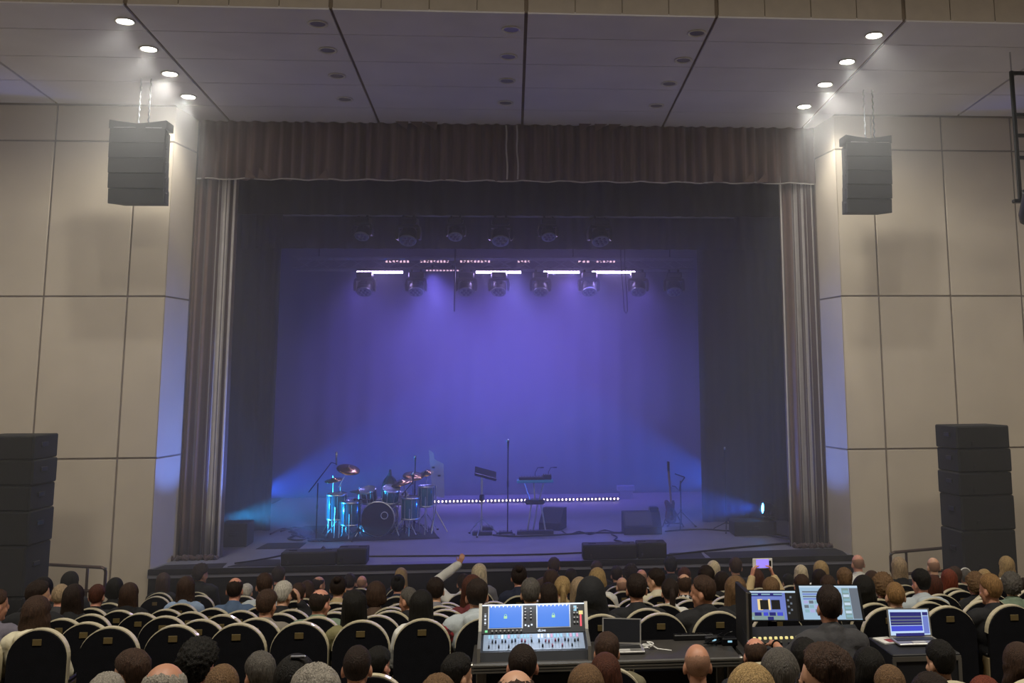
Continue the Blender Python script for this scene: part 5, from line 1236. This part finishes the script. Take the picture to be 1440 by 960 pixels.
# phones in hands
def phone(loc, rot, label, land=True):
    o = empty('phone', label, 'phone', loc); o.rotation_euler = rot
    w_, h_ = (.185, .092) if land else (.075, .15)
    MB().box((0, 0, 0), (w_, .009, h_), bev=.004).build('case', M_white, o)
    MB().box((0, -.0052, 0), (w_*.62 if land else w_*.9, .001, h_*.8)).build('screen', mat('phone_screen', '#4a3aa0', .2, emit=(.22, .16, .95), estr=1.6), o)
    MB().box((w_*.38 if land else 0, -.0052, 0 if land else -h_*.43), (.02, .0012, .05 if land else .008)).build('side_bar', M_blackpl, o)
p = pho.matrix_basis @ Vector((0, .345, 1.345))
phone((p.x, p.y, p.z), (0, 0, 0), 'white phone held up sideways filming the stage')
pl2 = [k for k in COL.objects if k.get('label', '').endswith('holding a lit phone low')][0]; p = pl2.matrix_basis @ Vector((-.055, .335, 1.08))
phone((p.x, p.y, p.z), (-.25, .25, .3), 'small lit phone held upright near the bright laptop', False)
# grey hoodie's plaid sleeves
print('PEOPLE', NP, 'BAD', BAD, 'SEATS', sum(len(v) for v in SEATS.values()))
# ------------------------------------------------------------------ sound and lighting desks
ZT = 1.90
M_tabt = mat('road_case_top', '#3a3734', .5, var=.2); M_edge = mat('case_edge_aluminium', '#8b8880', .4, .8); M_case = mat('road_case_black', '#17171a', .6)
def emis(name, c, e): return mat(name, '#222222', .4, emit=c, estr=e)
def W(px, py, Y, o): return aty(px, py, Y)-o.location
def table(x0, x1, y0, y1, label, nm='desk_table'):
    FZ = rowZ(0)
    o = empty(nm, label, 'table', ((x0+x1)/2, (y0+y1)/2, FZ)); w_, d_, h = x1-x0, y1-y0, ZT-FZ
    MB().box((0, 0, h-.03), (w_, d_, .06), bev=.006).build('table_top', M_tabt, o)
    for z in (-.012, -.032, -.05): MB().box((0, -d_/2-.006, h+z), (w_, .014, .011)).build('edge_strip', M_edge, o)
    for sx in (-1, 1):
        for sy in (-1, 1): MB().box((sx*(w_/2-.06), sy*(d_/2-.06), (h-.06)/2), (.06, .06, h-.06), bev=.006).build('leg', M_edge, o)
    MB().box((0, d_/2-.03, h*.45), (w_-.14, .02, h*.6)).build('modesty_panel', M_case, o)
    for sx in (-1, 1): MB().box((sx*w_/2, -d_/2+.02, h-.03), (.03, .06, .07), bev=.008).build('corner_guard', M_edge, o)
    return o
x0, x1 = atz(664, 928, ZT).x, atz(1046, 928, ZT).x
table(x0, x1, 7.52, 8.06, 'long black table with aluminium edges under the mixing desk and laptop')
# mixing console
o = empty('mixing_console', 'digital sound mixing console with two blue locked screens and lit faders', 'mixing console', (aty(750, 915, 7.62).x, 7.62, ZT))
xl, xr = W(676, 912, 7.62, o).x, W(826, 909, 7.62, o).x
A0 = (7.60-7.62, .055); B0 = (7.86-7.62, aty(745, 890.5, 7.86).z-ZT); C0 = (7.97-7.62, aty(745, 849, 7.97).z-ZT)
ch = MB(); ch.prism([(A0[0]-.03, .0), A0, B0, C0, (C0[0]+.05, C0[1]-.01), (B0[0]+.16, .0)], xl, xr, None, 'x'); ch.build('chassis', mat('console_grey', '#1d2027', .4, var=.1), o)
for x in (xl-.012, xr+.012):
    MB().prism([(A0[0]-.05, -.0), (A0[0]-.03, A0[1]+.03), (B0[0]-.01, B0[1]+.025), (C0[0]-.012, C0[1]+.012), (C0[0]+.06, C0[1]), (B0[0]+.18, .0)], x-.011, x+.011, None, 'x').build('side_cheek', M_edge, o)
def onquad(P, Q, u, v, off):            # u across, v along profile P->Q
    d_ = Vector((0, Q[0]-P[0], Q[1]-P[1])); n_ = Vector((1, 0, 0)).cross(d_).normalized()
    return Vector((xl+(xr-xl)*u, P[0], P[1]))+d_*v+n_*off
def patch(mb, P, Q, u0, u1, v0, v1, off=.003, t=.004):
    c = [onquad(P, Q, u, v, off) for (u, v) in ((u0, v0), (u1, v0), (u1, v1), (u0, v1))]; b = [onquad(P, Q, u, v, off-t) for (u, v) in ((u0, v0), (u1, v0), (u1, v1), (u0, v1))]
    mb.add(c+b, [(0, 1, 2, 3), (4, 7, 6, 5), (0, 4, 5, 1), (1, 5, 6, 2), (2, 6, 7, 3), (3, 7, 4, 0)]); return mb
patch(MB(), B0, C0, .0, 1, .02, .98, .004).build('display_panel', mat('console_panel_dark', '#1a1d24', .35), o)
E_blue = emis('screen_blue', (.015, .17, .72), 1.1); E_wht = emis('lit_white', (.75, .85, 1), 1.3); E_grn = emis('lit_green', (.2, .8, .35), 1.0); E_red = emis('lit_red', (.9, .08, .12), 1.0); E_yel = emis('lit_yellow', (.95, .8, .3), .9); E_pnk = emis('lit_pink', (.85, .45, .7), .8); E_cyn = emis('lit_cyan', (.4, .75, .95), .8)
for (u0, u1) in ((.07, .385), (.54, .85)):
    fr_ = patch(MB(), B0, C0, u0-.012, u1+.012, .17, .96, .008).build('screen_frame', mat('screen_bezel', '#b9c0c9', .4), o)
    s_ = patch(MB(), B0, C0, u0, u1, .2, .93, .0105).build('screen', E_blue, fr_)
    uc = (u0+u1)/2; ic = MB(); patch(ic, B0, C0, uc-.016, uc+.016, .5, .585, .0125); c = onquad(B0, C0, uc, .585, .0125)
    ic.tube([onquad(B0, C0, uc+.011*math.cos(t), .585+.06*math.sin(t), .0125) for t in [math.pi*k/8 for k in range(9)]], .0018, 5); ic.build('padlock_icon', emis('lit_lime', (.45, .85, .45), .9), fr_)
    for k in range(8):
        u = u0+(u1-u0)*(k+.5)/8; P3 = [onquad(B0, C0, u-.010, .965, .011), onquad(B0, C0, u+.010, .965, .011), onquad(B0, C0, u-.004, .87, .0125)]; MB().add(P3, [(0, 1, 2)]).build('light_tick', E_wht, fr_)
kn = MB().cyl((0, 0, 0), (0, 0, .012), .0065, n=8).mesh('knob', M_steel); qk = (Vector((1, 0, 0)).cross(Vector((0, C0[0]-B0[0], C0[1]-B0[1])))).to_track_quat('Z', 'Y').to_euler()
for (u, v) in [(.42+.055*(k % 2), .82-.105*(k//2)) for k in range(8)] + [(.10+.04*k, .09) for k in range(8)] + [(.9+.03*(k % 2), .8-.16*(k//2)) for k in range(8)]:
    obj('knob', kn, o, onquad(B0, C0, u, v, .005), qk)
bt = [patch(MB(), B0, C0, .445+dx_, .46+dx_, .22+dy_, .27+dy_, .007).mesh('button', E_wht) for (dx_, dy_) in ((-.03, .03), (0, 0), (.03, .04))]
for b in bt: obj('button', b, o)
for k in range(7): patch(MB(), B0, C0, .022, .04, .3+.06*k, .335+.06*k, .007).build('button', E_wht if k % 2 else mat('button_grey', '#8a8f98', .4), o)
patch(MB(), B0, C0, .03, .055, .06, .13, .007).build('power_button', E_grn, o)
patch(MB(), B0, C0, .955, .972, .2, .62, .007).build('meter_strip', E_red, o); patch(MB(), B0, C0, .945, .985, .6, .72, .008).build('sticker', E_yel, o)
patch(MB(), B0, C0, .895, .925, .72, .9, .007).build('small_display', E_cyn, o)
patch(MB(), B0, C0, 0, 1, .955, .995, .006).build('top_light_bar', E_wht, o)
# fader banks
patch(MB(), A0, B0, .02, .98, .06, .96, .003).build('fader_plate', mat('fader_plate_blue', '#8696ab', .35), o)
sl = MB(); 
fk = MB().box((0, 0, .009), (.011, .022, .018), bev=.003).mesh('fader_knob', M_blackpl); fp = MB().box((0, 0, .009), (.011, .022, .018), bev=.003).mesh('fader_knob', mat('fader_knob_rose', '#8c3a55', .4))
tl = math.atan2(B0[1]-A0[1], B0[0]-A0[0]); rnd = random.Random(3)
for k in range(28):
    u = .075+.031*k+(.04 if k >= 14 else 0)
    if u > .95: break
    patch(MB(), A0, B0, u-.0012, u+.0012, .12, .62, .0045, .002).build('fader_slot', M_blackpl, o)
    obj('fader_knob', fp if k in (10, 11, 12, 16, 17, 18, 19, 21) else fk, o, onquad(A0, B0, u, .45+.08*rnd.random() if k % 3 else .2, .004), (tl, 0, 0))
    patch(MB(), A0, B0, u-.01, u+.008, .72, .92, .006).build('channel_display', rnd.choice([E_wht, E_cyn, E_pnk, E_cyn, mat('button_grey', '#8a8f98', .4)]), o)
tx = bpy.data.curves.new('logo', 'FONT'); tx.body = 'dLive'; tx.size = .026; tx.extrude = .0005; tx.align_x = 'CENTER'; to = bpy.data.objects.new('t', tx); COL.objects.link(to)
dg = bpy.context.evaluated_depsgraph_get(); dg.update(); lm = bpy.data.meshes.new_from_object(to.evaluated_get(dg)); COL.objects.unlink(to); bpy.data.objects.remove(to); lm.materials.clear(); lm.materials.append(E_wht)
obj('logo_lettering', lm, o, onquad(B0, C0, .58, .05, .006), (math.atan2(C0[1]-B0[1], C0[0]-B0[0]), 0, 0))
c = o.location+onquad(B0, C0, .5, 1, .03); area('console_lamp', (c.x, c.y-.03, c.z+.05), (c.x, 7.68, ZT), 1.1, (.72, .82, 1), .6, .02, 150)
# laptop builder
M_lap = mat('laptop_silver', '#9c9a96', .35, .6); M_key = mat('keyboard_black', '#121214', .5)
def laptop(label, TL, TR, BR, BL, Y, base_d, screen, content=None, body=M_lap):
    o = empty('laptop', label, 'laptop', (aty((BL[0]+BR[0])/2, (BL[1]+BR[1])/2, Y).x, Y, ZT)); tiltY = Y+.07
    P = [W(*TL, tiltY, o), W(*TR, tiltY, o), W(*BR, Y, o), W(*BL, Y, o)]
    zb_ = min(P[2].z, P[3].z); off = -min(0, zb_-.02)
    P = [p+Vector((0, 0, off+.0)) for p in P]; n_ = (P[1]-P[0]).cross(P[3]-P[0]).normalized()
    if n_.y > 0: n_ = -n_
    lid = MB(); c = [p+n_*.004 for p in P]; b = [p-n_*.004 for p in P]; lid.add(c+b, [(0, 1, 2, 3), (4, 7, 6, 5), (0, 4, 5, 1), (1, 5, 6, 2), (2, 6, 7, 3), (3, 7, 4, 0)]); lo = lid.build('lid', body, o)
    def sp(u, v, of): return P[3]+(P[2]-P[3])*u+((P[0]-P[3])*(1-u)+(P[1]-P[2])*u)*v+n_*of
    def quad(mb, u0, u1, v0, v1, of): mb.add([sp(u0, v0, of), sp(u1, v0, of), sp(u1, v1, of), sp(u0, v1, of)], [(0, 1, 2, 3)]); return mb
    quad(MB(), .035, .965, .06, .95, .0055).build('screen', screen, lo)
    if content:
        for k, (u0, u1, v0, v1, m) in enumerate(content): quad(MB(), u0, u1, v0, v1, .0062+.0003*k).build('screen_print', m, lo)
    xw = (P[2].x-P[3].x)*1.02; bx = (P[2].x+P[3].x)/2; zk = max(.022, zb_+off)
    base = MB(); base.box((bx+.004, -base_d/2, zk-.008), (xw, base_d, .016), bev=.004); bo = base.build('base', body, o)
    MB().box((bx, -base_d*.36, zk+.001), (xw*.88, base_d*.45, .003)).build('keyboard', M_key, bo)
    MB().box((bx, -base_d*.8, zk+.001), (xw*.3, base_d*.28, .002)).build('touchpad', mat('touchpad', '#b9b7b2', .4), bo)
    if zk > .03: MB().box((bx, -base_d/2, (zk-.016)/2), (xw*.7, base_d*.7, zk-.016)).build('riser', M_case, o)
    return o
dark_scr = mat('screen_off', '#1b1d22', .25)
laptop('open laptop with a dark screen beside the mixing console', (847, 871.5), (901.5, 873), (901.5, 909), (847, 908), 7.86, .2, dark_scr)
# things on the long table
cb = MB(); p = aty(906, 905, 7.8)
pts = [Vector((p.x+.035*math.cos(t*.5)+.004*t*.3, 7.8+.035*math.sin(t*.5), ZT+.006+.0012*t)) for t in range(30)] + [Vector((p.x+.09+.03*k, 7.78-.02*k, ZT+.006)) for k in range(4)]
cb.tube(pts, .0045, 6); cbo = cb.build('white_cable', M_white); tag(cbo, 'coiled white cable beside the dark laptop', 'cable')
a, b = atz(908, 893, ZT), atz(942, 892, ZT); c2 = MB().tube([a, a.lerp(b, .5)+Vector((0, .02, .0)), b], .007, 6).build('black_cable', M_blackpl); c2.location.z += .009; tag(c2, 'black cable with a pale plug lying on the long table', 'cable')
e = (b-a).normalized(); MB().cyl(b, b+e*.05, .009, n=8).build('plug', M_white, c2)
def power_strip(px, py, n, label):
    p = atz(px, py, ZT); o = empty('power_strip', label, 'power strip', p); MB().box((0, 0, .02), (.05*n+.04, .06, .04), bev=.006).build('housing', M_blackpl, o)
    for k in range(n): MB().cyl((-.025*(n-1)+.05*k, 0, .038), (-.025*(n-1)+.05*k, 0, .044), .018, n=12).build('socket', M_metal, o)
power_strip(975, 899, 5, 'black power strip behind the bald head on the long table')
for k, (px, py, m, lb) in enumerate(((1003, 904, M_case, 'black stage box on the long table near the lighting desk'), (1025, 906, M_metal, 'grey adapter on the long table near the lighting desk'))):
    p = atz(px, py, ZT); g = empty('adapter_box', lb, 'adapter', p); MB().box((0, 0, .025), (.11, .08, .05), bev=.006).build('case', m, g); MB().box((0, -.041, .03), (.03, .004, .012)).build('indicator', E_cyn, g)
for k in range(4):
    p = atz(998+9*k, 909-2*k, ZT); pts = [p+Vector((.05*math.cos(t*.7+k)*(1-.02*t), .03*math.sin(t*.9+k), .008+.0045*t)) for t in range(14)]
    c3 = MB().tube(pts, .0045, 5).build('cable_heap', M_blackpl if k % 2 else M_metal); tag(c3, 'tangle of thin cables by the stage box on the long table', 'cable', 'cable tangle by the stage box')
# lighting desk
x0, x1 = atz(1052, 928, ZT).x, atz(1236, 920, ZT).x
table(x0, x1, 7.46, 8.06, 'table with aluminium edges under the lighting desk', 'desk_table')
def monitor(label, TL, TR, BR, BL, Y, screen, content):
    o = empty('monitor', label, 'monitor', (aty((BL[0]+BR[0])/2, BL[1], Y).x, Y, ZT))
    P = [W(*TL, Y+.06, o), W(*TR, Y+.06, o), W(*BR, Y, o), W(*BL, Y, o)]; n_ = (P[1]-P[0]).cross(P[3]-P[0]).normalized()
    if n_.y > 0: n_ = -n_
    c = sum(P, Vector())/4; Q = [c+(p-c)*1.09 for p in P]
    fb = MB(); fb.add([p+n_*.006 for p in Q]+[p-n_*.025 for p in Q], [(0, 1, 2, 3), (4, 7, 6, 5), (0, 4, 5, 1), (1, 5, 6, 2), (2, 6, 7, 3), (3, 7, 4, 0)]); fo = fb.build('frame', M_blackpl, o)
    def sp(u, v, of): return P[3]+(P[2]-P[3])*u+((P[0]-P[3])*(1-u)+(P[1]-P[2])*u)*v+n_*of
    MB().add([sp(0, 0, .0075), sp(1, 0, .0075), sp(1, 1, .0075), sp(0, 1, .0075)], [(0, 1, 2, 3)]).build('screen', screen, fo)
    for k, (u0, u1, v0, v1, m) in enumerate(content): MB().add([sp(u0, v0, .0085+.0002*k), sp(u1, v0, .0085+.0002*k), sp(u1, v1, .0085+.0002*k), sp(u0, v1, .0085+.0002*k)], [(0, 1, 2, 3)]).build('screen_print', m, fo)
    MB().box((0, .05, (c.z)/2-.02), (.07, .03, max(.06, c.z-.04)), bev=.005).build('stand_neck', M_blackpl, o); MB().box((0, .05, .008), (.2, .14, .016), bev=.004).build('stand_foot', M_blackpl, o)
    MB().add([sp(.45, -.055, .0075), sp(.55, -.055, .0075), sp(.55, -.035, .0075), sp(.45, -.035, .0075)], [(0, 1, 2, 3)]).build('maker_badge', M_steel, fo)
    return o
S_peri = emis('scr_periwinkle', (.20, .27, .75), .75); S_navy = emis('scr_navy', (.02, .02, .25), .6); S_blk = emis('scr_black', (.01, .01, .012), .3); S_crm = emis('scr_cream', (.95, .72, .35), .9); S_pale = emis('scr_pale', (.62, .78, .95), .85); S_aqua = emis('scr_aqua', (.35, .6, .7), .7); S_grey = emis('scr_grey', (.22, .26, .32), .6); S_mint = emis('scr_mint', (.35, .5, .48), .6); S_lil = emis('scr_lilac', (.5, .5, .85), .8); S_blue = emis('scr_blue', (.06, .08, .75), .8)
c1 = [(0, 1, .94, 1, S_pale), (0, .72, .82, .94, S_navy), (.78, 1, 0, .94, S_blk), (.2, .3, .34, .72, S_crm), (.42, .46, .34, .72, S_crm), (.25, .42, .36, .69, S_blk), (.48, .66, .36, .69, S_blk), (0, .72, 0, .26, S_mint), (.12, .26, .14, .26, S_navy), (.3, .4, .14, .26, S_blue), (.42, .55, .14, .26, S_navy), (.58, .7, .14, .26, S_blue), (.02, .1, .02, .11, S_aqua), (.12, .26, .02, .11, S_mint), (.38, .5, .0, .11, S_navy)]
for k in range(6): c1.append((.81+.06*(k % 2), .85+.06*(k % 2), .2+.11*k, .27+.11*k, S_grey))
for k in range(3): c1.append((.04+.25*k, .22+.25*k, .86, .9, S_aqua))
monitor('lighting desk monitor with a dark two-pane window on periwinkle', (1049.7, 831), (1117.5, 831), (1122.5, 871.5), (1053.4, 871.5), 7.9, S_peri, c1)
c2_ = [(0, 1, .95, 1, S_pale), (.72, .84, .02, .93, S_mint), (.85, 1, .02, .93, S_grey)]
for k in range(4): c2_.append((.04, .68, .80-.07*k, .84-.07*k, S_peri if k % 2 else S_grey))
for j in range(3):
    for k in range(7): c2_.append((.04+.09*k, .115+.09*k, .47-.13*j, .56-.13*j, (S_lil, S_grey, S_aqua)[(j+k) % 3]))
for k in range(7): c2_.append((.73, .83, .06+.12*k, .14+.12*k, S_pale if k % 2 else S_aqua))
monitor('big lighting desk monitor with a pale spreadsheet of cues', (1122.8, 823.5), (1204.4, 823.5), (1212.8, 871), (1130.3, 871), 7.95, S_pale if False else emis('scr_sky', (.42, .62, .82), .8), c2_)
o = empty('lighting_desk', 'dark lighting control desk with a row of yellow lit keys', 'lighting desk', (aty(1130, 900, 7.62).x, 7.62, ZT)); wl = W(1052, 900, 7.62, o).x; wr = W(1214, 900, 7.62, o).x
MB().prism([(-.1, 0), (-.1, .05), (.18, .13), (.2, 0)], wl, wr, None, 'x').build('chassis', M_case, o)
for k in range(20): MB().box((wl+.05+(wr-wl-.1)*k/19, .02, .088), (.02, .016, .02), bev=.003).build('key', E_yel if k < 9 else M_metal, o)
for k in range(14): MB().box((wl+.06+(wr-wl-.12)*k/13, -.05, .07), (.012, .025, .02), bev=.003).build('fader_knob', M_metal, o)
lp = empty('case_lid', 'black road case lid standing open beside the lighting desk', 'case', (aty(1043, 880, 7.9).x, 7.8, ZT)); MB().box((0, .02, .2), (.03, .42, .4), bev=.006).build('panel', M_case, lp); MB().box((-.018, -.19, .2), (.012, .02, .4)).build('edge_strip', M_edge, lp); MB().box((0, -.2, .06), (.05, .03, .06), bev=.004).build('corner', M_edge, lp)
# bright laptop on its road case
x0, x1 = atz(1238, 908, ZT).x, atz(1330, 905, ZT).x
FZ = rowZ(0); o = empty('road_case', 'black road case with aluminium edges under the bright laptop', 'case', ((x0+x1)/2, 7.72, FZ)); w_ = x1-x0; h_ = ZT-FZ
MB().box((0, 0, h_/2+.02), (w_, .5, h_-.04), bev=.006).build('body', M_case, o); MB().box((0, -.252, h_-.03), (w_, .012, .03)).build('edge_strip', M_edge, o)
for sx in (-1, 1): MB().box((sx*(w_/2-.01), -.252, h_/2), (.024, .014, h_-.06)).build('corner_rail', M_edge, o)
MB().box((-w_*.3, -.258, h_*.62), (.09, .012, .12), bev=.004).build('latch', M_metal, o)
for sx in (-1, 1): MB().cyl((sx*w_*.35, -.15, .03), (sx*w_*.35+.03, -.15, .03), .03, n=12).build('wheel', M_blackpl, o)
cL = [(.06, .8, .40, .86, S_navy), (.06, .8, .2, .38, S_blue), (.07, .79, .68, .72, S_grey), (.07, .79, .56, .60, S_grey), (.07, .79, .46, .5, S_grey), (.82, .95, .1, .72, S_peri), (.82, .95, .74, .86, S_navy), (.15, .82, .03, .13, S_navy)]
laptop('bright laptop showing blue audio tracks on a road case', (1246.3, 855.5), (1305.6, 855.5), (1310.6, 895), (1251, 896.5), 7.86, .2, emis('scr_white', (.55, .72, .95), .95), cL, M_lap)
p = atz(1245, 900, ZT); pb = empty('paper_sheet', 'white sheets of paper beside the bright laptop', 'paper', (p.x, p.y-.02, ZT)); pb.rotation_euler = (0, 0, .2); MB().box((0, 0, .004), (.12, .17, .008)).build('sheet_stack', M_white, pb); MB().box((.02, -.03, .0095), (.07, .08, .003)).build('red_note', mat('note_red', '#8a2f38', .6), pb)
# wristband on the operator
w0 = ARMS['desk'][0][1]; e0 = ARMS['desk'][0][0]; d_ = (Vector(w0)-Vector(e0)).normalized(); a_ = d_.cross(Vector((0, 0, 1))).normalized(); b_ = a_.cross(d_)
MB().tube([Vector(w0)-d_*.01+(a_*math.cos(t*math.tau/16)+b_*math.sin(t*math.tau/16))*.03 for t in range(16)], .006, 6, True).build('wristband', M_blackpl, op)
